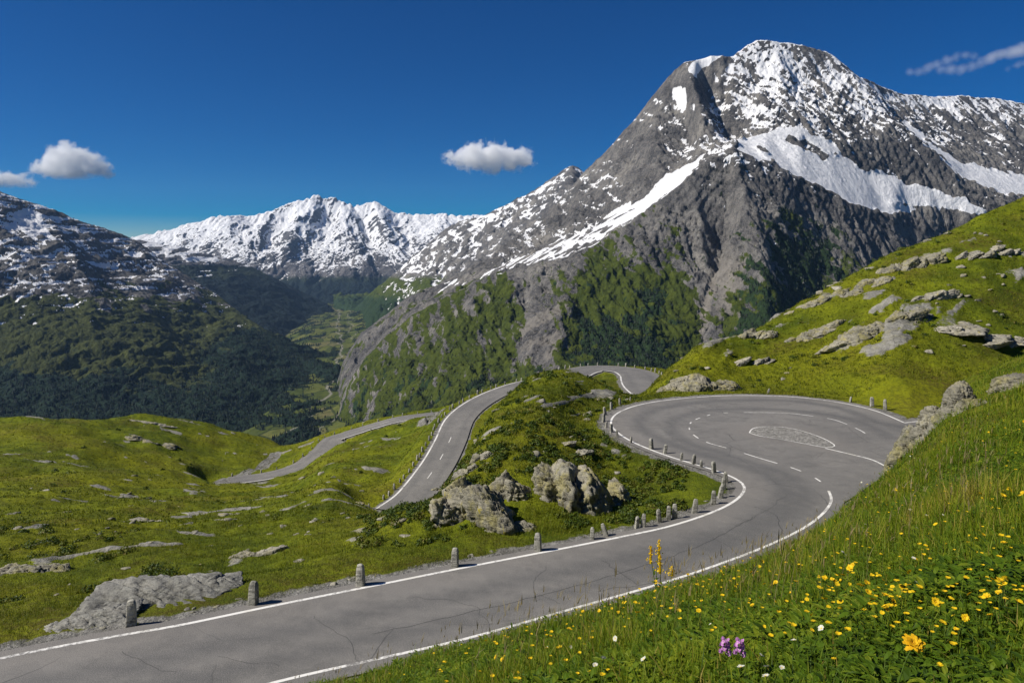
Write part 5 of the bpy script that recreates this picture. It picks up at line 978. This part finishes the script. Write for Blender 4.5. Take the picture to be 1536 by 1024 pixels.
# --- low heath and alder bushes
def bushes(n, px0, px1, Y0, Y1, r0, thr, seed, per=110, extra=None):
    p, x, Yv = spots(n, px0, px1, Y0, Y1); m = keep(x, Yv, .9) & (Yv > hill_lim(p) * (p > 380) * (p < 1600)) & (fbm(x / 5.5, Yv / 5.5, 3, seed) > thr)
    if extra is not None: m &= extra(p, x, Yv)
    x, Yv = x[m], Yv[m]; k = len(x); R = r0 * RS.uniform(.5, 1.4, k); c = feet(x, Yv); X_ = np.repeat(c, per, 0); Rr = np.repeat(R, per); n_ = len(X_)
    d = RS.normal(size=(n_, 3)); d[:, 2] = np.abs(d[:, 2]); d /= np.linalg.norm(d, axis=1)[:, None]; lump = 1 + .35 * np.sin(d[:, 0] * 5 + np.repeat(x, per) * 7) * np.cos(d[:, 1] * 4 + np.repeat(Yv, per) * 5)
    Pp = X_ + d * (Rr * RS.uniform(.55, 1.0, n_) * lump)[:, None] * np.array([1, 1, .72]); s = (.026 + .0009 * np.repeat(Yv, per)) * RS.uniform(.7, 1.4, n_)
    a = RS.normal(size=(n_, 3)); a /= np.linalg.norm(a, axis=1)[:, None]; b = np.cross(a, d + .3 * RS.normal(size=(n_, 3))); b /= np.linalg.norm(b, axis=1)[:, None] + 1e-9
    a *= s[:, None]; b *= (s * .6)[:, None]; V = np.stack([Pp - a, Pp - b, Pp + a, Pp + b], 1).reshape(-1, 3); Q = np.arange(n_ * 4).reshape(-1, 4)
    return V, Q, np.repeat(np.clip(np.repeat(RS.uniform(.1, .8, k), per) + RS.normal(0, .15, n_), 0, 1), 4)
stuff('heath', [bushes(1100, 640, 960, 41, 95, .36, .0, 641, 95), bushes(260, -40, 260, 36, 60, .5, .12, 643), bushes(520, 540, 760, 40, 60, .34, .0, 645), bushes(420, 840, 1030, 42, 60, .36, -.1, 646), bushes(420, 1000, 1600, 86, 126, .5, .12, 647, 50), bushes(300, 0, 600, 50, 200, .55, .22, 649, 45)], M_BUSH)

# --- forest on the far slopes: too many to count, each a small fir
def firs(sheet, mask, n, h0, h1, seed):
    r = np.random.RandomState(seed); pr = mask.ravel() * (sheet.Y.ravel() ** 1.2); pr = pr / pr.sum(); idx = r.choice(len(pr), n, p=pr)
    P = np.stack([sheet.X.ravel()[idx], sheet.Y.ravel()[idx], sheet.Z.ravel()[idx]], -1); P[:, :2] += r.normal(0, 2.5, (n, 2)); h = r.uniform(h0, h1, n); w = h * r.uniform(.2, .3, n); t = r.uniform(0, 1, n); ph = r.uniform(0, 6.28, n)
    V = []; k = 5
    for (z0, z1, rr) in ((.08, .62, 1.), (.38, 1.0, .68)):
        for j in range(k):
            a = ph + j * 2 * math.pi / k; q = w * rr * (1 + .25 * np.sin(a * 3 + t * 9)); V.append(np.stack([P[:, 0] + np.cos(a) * q, P[:, 1] + np.sin(a) * q, P[:, 2] + h * z0], -1))
        V.append(P + np.stack([0 * h, 0 * h, h * z1], -1))
    V = np.stack(V, 1).reshape(-1, 3); tri = np.array([[b + j, b + (j + 1) % k, b + k] for b in (0, k + 1) for j in range(k)]); m = 2 * (k + 1)
    Q = ((np.arange(n) * m)[:, None, None] + tri[None]).reshape(-1, 3); return V, Q, np.repeat(t, m)
stuff('far_forest', [firs(ls, forest_l, 17000, 7, 14, 1), firs(pk, forest_p, 9000, 5, 11, 2), firs(ls, .02 + .1 * veg_l, 2500, 5, 11, 3), firs(pk, np.where(front, veg_p, 0) * (rows_p > 380), 4500, 3, 7, 4), firs(va, fo * np.where(np.abs(vx - axis) < 500, 1, .02), 9000, 7, 14, 5)], M_FIR)

# --- flowers standing in the meadow
def bloom(name, n, r, cup, mat, rows=1, core=None, seed=1):
    """petals in rings round a small eye"""
    V, Q, I = [], [], []; g = np.random.RandomState(seed)
    for k in range(rows):
        for j in range(n):
            a = 2 * math.pi * (j + .5 * k) / n + g.normal(0, .08); el = cup + .35 * k + g.normal(0, .1); rr = r * (1 - .25 * k) * g.uniform(.85, 1.1); w = rr * 1.9 / n * (1.15 if rows == 1 else .9) + .12 * r
            ca, sa, ce, se = math.cos(a), math.sin(a), math.cos(el), math.sin(el); b = len(V)
            for (d, q, dz) in ((.08, .25, 0), (.08, -.25, 0), (.6, -1, .03), (1, -.5, -.02), (1, .5, -.02), (.6, 1, .03)):
                x = rr * d * ce; V.append((ca * x - sa * q * w, sa * x + ca * q * w, rr * d * se + dz * r))
            Q += [(b, b + 1, b + 2, b + 5), (b + 5, b + 2, b + 3, b + 4)]; I += [0, 0]
    b = len(V); m = 6
    for j in range(m): V.append((math.cos(j * 6.283 / m) * r * .26, math.sin(j * 6.283 / m) * r * .26, r * .10))
    V.append((0, 0, r * .26)); Q += [(b + j, b + (j + 1) % m, b + m) for j in range(m)]; I += [1] * m
    o = mesh_obj(name, V, Q, None, False, None, [mat, core or mat], I); me = o.data; bpy.data.objects.remove(o); return me
def stem_mesh(h, r=.0022, bend=.03, seed=0):
    g = np.random.RandomState(seed); V, Q = [], []; k = 5; nn = 6
    for i in range(nn):
        t = i / (nn - 1); cx, cy = bend * t * t, bend * .5 * math.sin(t * 3)
        for j in range(k): V.append((cx + math.cos(j * 6.283 / k) * r * (1.2 - .5 * t), cy + math.sin(j * 6.283 / k) * r * (1.2 - .5 * t), h * t))
    for i in range(nn - 1):
        for j in range(k): Q.append((i * k + j, i * k + (j + 1) % k, (i + 1) * k + (j + 1) % k, (i + 1) * k + j))
    o = mesh_obj('stem', V, Q, M_STEM); me = o.data; bpy.data.objects.remove(o); return me, (bend, bend * .5 * math.sin(3), h)
BUT = [bloom('bloom', 5, .021, .45, M_YELLOW, 1, M_ORANGE, 1), bloom('bloom', 6, .019, .2, M_YELLOW, 1, M_ORANGE, 2), bloom('bloom', 9, .023, .25, M_YELLOW, 2, M_ORANGE, 3)]
DAN = bloom('bloom', 16, .03, .05, M_ORANGE, 3, M_ORANGE, 4); CRM = bloom('bloom', 7, .018, .3, M_WHITE, 1, M_YELLOW, 5)
STEMS = [stem_mesh(h, .0022, b, i) for i, (h, b) in enumerate(((.20, .03), (.26, -.04), (.31, .05)))]
def flower(x, y, kind, label, cat, grp=None, s=1., tilt=None, blooms=None, stem=None):
    z = ground_z(x, y); e = bpy.data.objects.new(kind, None); COL.objects.link(e); e.empty_display_size = .05; e.location = (x, y, z); e.rotation_euler = (RS.normal(0, .12), RS.normal(0, .12), RS.uniform(0, 6.28)); e.scale = (s, s, s)
    tag(e, label, cat, grp); sm_, top = stem or STEMS[RS.randint(3)]
    if tilt: e.rotation_euler = (0, 0, 0)
    so = bpy.data.objects.new('stem', sm_); COL.objects.link(so); so.parent = e
    bo = bpy.data.objects.new('bloom', blooms or BUT[RS.randint(3)]); COL.objects.link(bo); bo.parent = e; bo.location = top; bo.rotation_euler = tilt or (RS.normal(.35, .3), RS.normal(-.1, .3), RS.uniform(0, 6.28))
    return e
def meadow_at(px, py, h=.24):
    q = py
    for _ in range(3):
        p = near.hit(px, q, 1.0)
        if p.y > 52 or near.pick(droad, p.x, p.y) < .3: q += 14; continue
        q = py + h / p.y * F
    for _ in range(8):
        p = near.hit(px, q, 1.0)
        if p.y < 52 and near.pick(droad, p.x, p.y) > .3: break
        q += 8
    return p
YL, YG = 'yellow buttercup standing in the roadside meadow', 'yellow buttercups in the meadow'
CL = [(1250, 850, 30, 16, 14), (1285, 868, 30, 14, 14), (1318, 884, 20, 10, 10), (1345, 858, 25, 12, 7), (1480, 795, 18, 10, 6), (1507, 845, 22, 10, 6), (1492, 868, 25, 6, 6), (1470, 738, 35, 12, 12), (1518, 735, 16, 10, 7), (1440, 726, 22, 14, 8), (1420, 893, 14, 8, 5), (1060, 870, 60, 10, 20), (1000, 880, 45, 8, 14), (1130, 850, 45, 14, 16), (1160, 880, 50, 20, 10), (940, 905, 50, 8, 12), (880, 925, 50, 8, 9), (830, 950, 40, 8, 6), (1010, 905, 60, 12, 10), (1440, 640, 40, 30, 9), (1500, 640, 30, 25, 8), (1330, 745, 40, 20, 10), (1250, 790, 50, 20, 8), (700, 985, 50, 10, 6), (770, 975, 50, 12, 6), (1210, 905, 60, 25, 8), (1390, 800, 60, 30, 8)]
for (cx, cy, sx, sy, n) in CL:
    for _ in range(int(n * 1.1)):
        p = meadow_at(cx + RS.normal(0, sx * .6), min(cy + RS.normal(0, sy * .6), 1010))
        if near.pick(droad, p.x, p.y) < .3 or p.y > 60: continue
        flower(p.x, p.y, 'buttercup', YL, 'flower', YG, RS.uniform(.4, .75) * (1 + .04 * p.y))
p = meadow_at(1345, 970, .3); flower(p.x, p.y, 'dandelion', 'large orange yellow dandelion head on a tall stem, nearest the viewer at lower right', 'flower', None, .95, (.5, 0, 0), DAN, STEMS[2])
for (px, py) in [(1334, 1008), (1135, 965), (1165, 975), (820, 972), (905, 988), (1285, 775), (1330, 720), (1360, 690), (1300, 700), (1370, 770), (1410, 760), (1305, 760), (1050, 925), (1080, 985), (930, 960), (1200, 930), (1380, 830), (1260, 820)]:
    for _ in range(2):
        p = meadow_at(px + RS.normal(0, 12), py + RS.normal(0, 8)); flower(p.x, p.y, 'white_flower', 'small cream white flower among the meadow grasses', 'flower', 'cream white flowers in the meadow', RS.uniform(.45, .75) * (1 + .04 * p.y), None, CRM)
def pink(px, py, lab):
    p = meadow_at(px, py, .28); e = bpy.data.objects.new('orchid', None); COL.objects.link(e); e.location = p; e.scale = (.62, .62, .8); tag(e, lab, 'flower')
    so = bpy.data.objects.new('stem', STEMS[1][0]); COL.objects.link(so); so.parent = e; me = bloom('floret', 5, .016, .2, M_PINK, 1, M_WHITE, 7)
    for k in range(16):
        a = k * 2.4; t = k / 16; b = bpy.data.objects.new('floret', me); COL.objects.link(b); b.parent = e; r = .026 * (1.1 - t * .6); b.location = (-.04 + math.cos(a) * r, .01 + math.sin(a) * r, .215 + .075 * t); b.rotation_euler = (.9 * math.sin(a) + .5, -.9 * math.cos(a), a)
pink(1098, 944, 'pink purple orchid head, left and denser of the pair at the bottom of the meadow'); pink(1120, 944, 'pink purple orchid head, right and looser of the pair at the bottom of the meadow')
def spike(px, py, h, n, lab):
    """tall yellow-flowered plant against the road: stems, leaves, flower spikes"""
    p = meadow_at(px, py, 0.); h = h * p.y / 9; e = bpy.data.objects.new('tall_plant', None); COL.objects.link(e); e.location = p; tag(e, lab, 'plant')
    for k in range(n):
        a = k * 2.3 + .4; bend = .12 * h * (1 if k else .5); me, top = stem_mesh(h * (1 - .13 * k), .006, bend, k); so = bpy.data.objects.new('stem', me); COL.objects.link(so); so.parent = e; so.rotation_euler = (0, 0, a)
        tx, ty = math.cos(a) * top[0] - math.sin(a) * top[1], math.sin(a) * top[0] + math.cos(a) * top[1]
        V, Q = [], []; g = np.random.RandomState(k + 5)
        for j in range(70):
            t = g.uniform(0, 1) ** .8; r = .032 * (1.15 - t); c = np.array([tx, ty, top[2] - .12 * h + .34 * h * t]) + g.normal(0, 1, 3) * np.array([r, r, .01]); u = g.normal(size=3); u /= np.linalg.norm(u); v = np.cross(u, g.normal(size=3)); v /= np.linalg.norm(v); b = len(V); s_ = .013 * g.uniform(.6, 1.3)
            V += [tuple(c - u * s_), tuple(c - v * s_ * .7), tuple(c + u * s_), tuple(c + v * s_ * .7)]; Q.append((b, b + 1, b + 2, b + 3))
        for dx_, dy_ in ((.02, 0), (0, .02)):
            b = len(V); V += [(tx - dx_, ty - dy_, top[2] - .14 * h), (tx + dx_, ty + dy_, top[2] - .14 * h), (tx + dx_ * .4, ty + dy_ * .4, top[2] + .22 * h), (tx - dx_ * .4, ty - dy_ * .4, top[2] + .22 * h)]; Q.append((b, b + 1, b + 2, b + 3))
        mesh_obj('flower_spike', V, Q, M_YELLOW, False, e)
        Pf = np.array([[tx * t * t, ty * t * t, top[2] * t] for t in (.15, .3, .45, .6)]); v_, q_, t_ = blades(Pf, np.full(4, .16 * h), np.full(4, .03), np.full(4, .9), np.array([a, a + 2, a + 4, a + 5.]), np.full(4, .5), 3); lo_ = mesh_obj('leaf', v_, q_, M_HERB, False, e); add_tone(lo_, t_)
spike(985, 902, .62, 3, 'tall yellow flowering plant standing out against the near road')
spike(1006, 900, .34, 1, 'shorter yellow flowering plant right of the tall one by the road')

# far more small yellow flowers than one could tell apart
def sprinkle(n):
    c = np.array([k[:4] for k in CL], float); i = RS.randint(len(c), size=n); X_, Y_ = [], []
    for k in i:
        q = meadow_at(c[k, 0] + RS.normal(0, c[k, 2] * 1.3 + 12), min(c[k, 1] + RS.normal(0, c[k, 3] * 1.3 + 8), 1015))
        if q.y < 52: X_.append(q.x); Y_.append(q.y)
    x, y = np.array(X_), np.array(Y_); m = len(x); r = .009 * (1 + .05 * y) * RS.uniform(.6, 1.3, m); Pz = feet(x, y); Pz[:, 2] += RS.uniform(.12, .26, m); V, Q = [], []
    for j in range(5):
        a = j * 1.2566 + RS.uniform(0, .4, m); w = r * .75; ca, sa = np.cos(a), np.sin(a); up = RS.uniform(.1, .6, m) * r
        V.append(np.stack([Pz, Pz + np.stack([ca * r * .6 - sa * w, sa * r * .6 + ca * w, up * .6], -1), Pz + np.stack([ca * r, sa * r, up], -1), Pz + np.stack([ca * r * .6 + sa * w, sa * r * .6 - ca * w, up * .6], -1)], 1))
    V = np.stack(V, 1).reshape(-1, 3); o = mesh_obj('small_yellow_flowers', V, np.arange(len(V)).reshape(-1, 4), M_YELLOW, False); tag(o, kind='stuff')
sprinkle(420)
def haze():
    b = bmesh.new(); bmesh.ops.create_cube(b, size=1)
    for v in b.verts: v.co = Vector((v.co.x * 40000, 6200 + v.co.y * 13400, 220 + v.co.z * 2000))
    me = bpy.data.meshes.new('haze'); b.to_mesh(me); b.free(); o = bpy.data.objects.new('haze', me); COL.objects.link(o)
    m = bpy.data.materials.new('mountain_air'); m.use_nodes = True; t = m.node_tree; t.nodes.clear()
    v = t.nodes.new('ShaderNodeVolumePrincipled'); v.inputs['Color'].default_value = (.38, .62, 1, 1); v.inputs['Density'].default_value = HAZE; v.inputs['Anisotropy'].default_value = .2
    q = t.nodes.new('ShaderNodeOutputMaterial'); t.links.new(v.outputs[0], q.inputs[1]); me.materials.append(m); tag(o, kind='stuff')
HAZE = 1.7e-5
haze()
# ------------------------------------------------------------------ light, sky, camera
SUN_EL, SUN_AZ = math.radians(42), math.radians(-103)       # azimuth from +Y, clockwise positive: sun stands to the left, a little behind the viewer
S = Vector((math.sin(SUN_AZ) * math.cos(SUN_EL), math.cos(SUN_AZ) * math.cos(SUN_EL), math.sin(SUN_EL)))
ld = bpy.data.lights.new('sun', 'SUN'); ld.energy = 5.0; ld.angle = math.radians(.53); ld.color = (1, .95, .87)
lo = bpy.data.objects.new('sun', ld); COL.objects.link(lo); lo.rotation_euler = S.to_track_quat('Z', 'Y').to_euler()
w = bpy.data.worlds.new('World'); scene.world = w; w.use_nodes = True; nt = w.node_tree; nt.nodes.clear()
sk = nt.nodes.new('ShaderNodeTexSky'); sk.sky_type = 'NISHITA'; sk.sun_disc = False; sk.sun_elevation = SUN_EL; sk.sun_rotation = SUN_AZ
sk.altitude = 2400; sk.air_density = 1.0; sk.dust_density = 0; sk.ozone_density = 4
hs = nt.nodes.new('ShaderNodeHueSaturation'); hs.inputs['Hue'].default_value = .513; hs.inputs['Saturation'].default_value = 2.3; hs.inputs['Value'].default_value = .86
bg = nt.nodes.new('ShaderNodeBackground'); bg.inputs[1].default_value = .06; wo = nt.nodes.new('ShaderNodeOutputWorld')
nt.links.new(sk.outputs[0], hs.inputs['Color']); nt.links.new(hs.outputs[0], bg.inputs[0]); nt.links.new(bg.outputs[0], wo.inputs[0])
cd = bpy.data.cameras.new('camera'); cam = bpy.data.objects.new('camera', cd); COL.objects.link(cam); scene.camera = cam
cd.sensor_width = 36; cd.lens = 36 * F / 1536; cd.shift_y = (HY - 512) / 1536; cd.clip_start = .1; cd.clip_end = 60000
cam.rotation_euler = (math.pi / 2, 0, 0)
scene.view_settings.view_transform = 'Standard'; scene.view_settings.look = 'None'; scene.view_settings.exposure = .3; scene.view_settings.gamma = 1
scene.render.engine = 'CYCLES'; scene.cycles.use_denoising = True
scene.cycles.max_bounces = 16; scene.cycles.diffuse_bounces = 3; scene.cycles.transparent_max_bounces = 8; scene.cycles.volume_bounces = 16
print('script seconds', time.time() - T0)
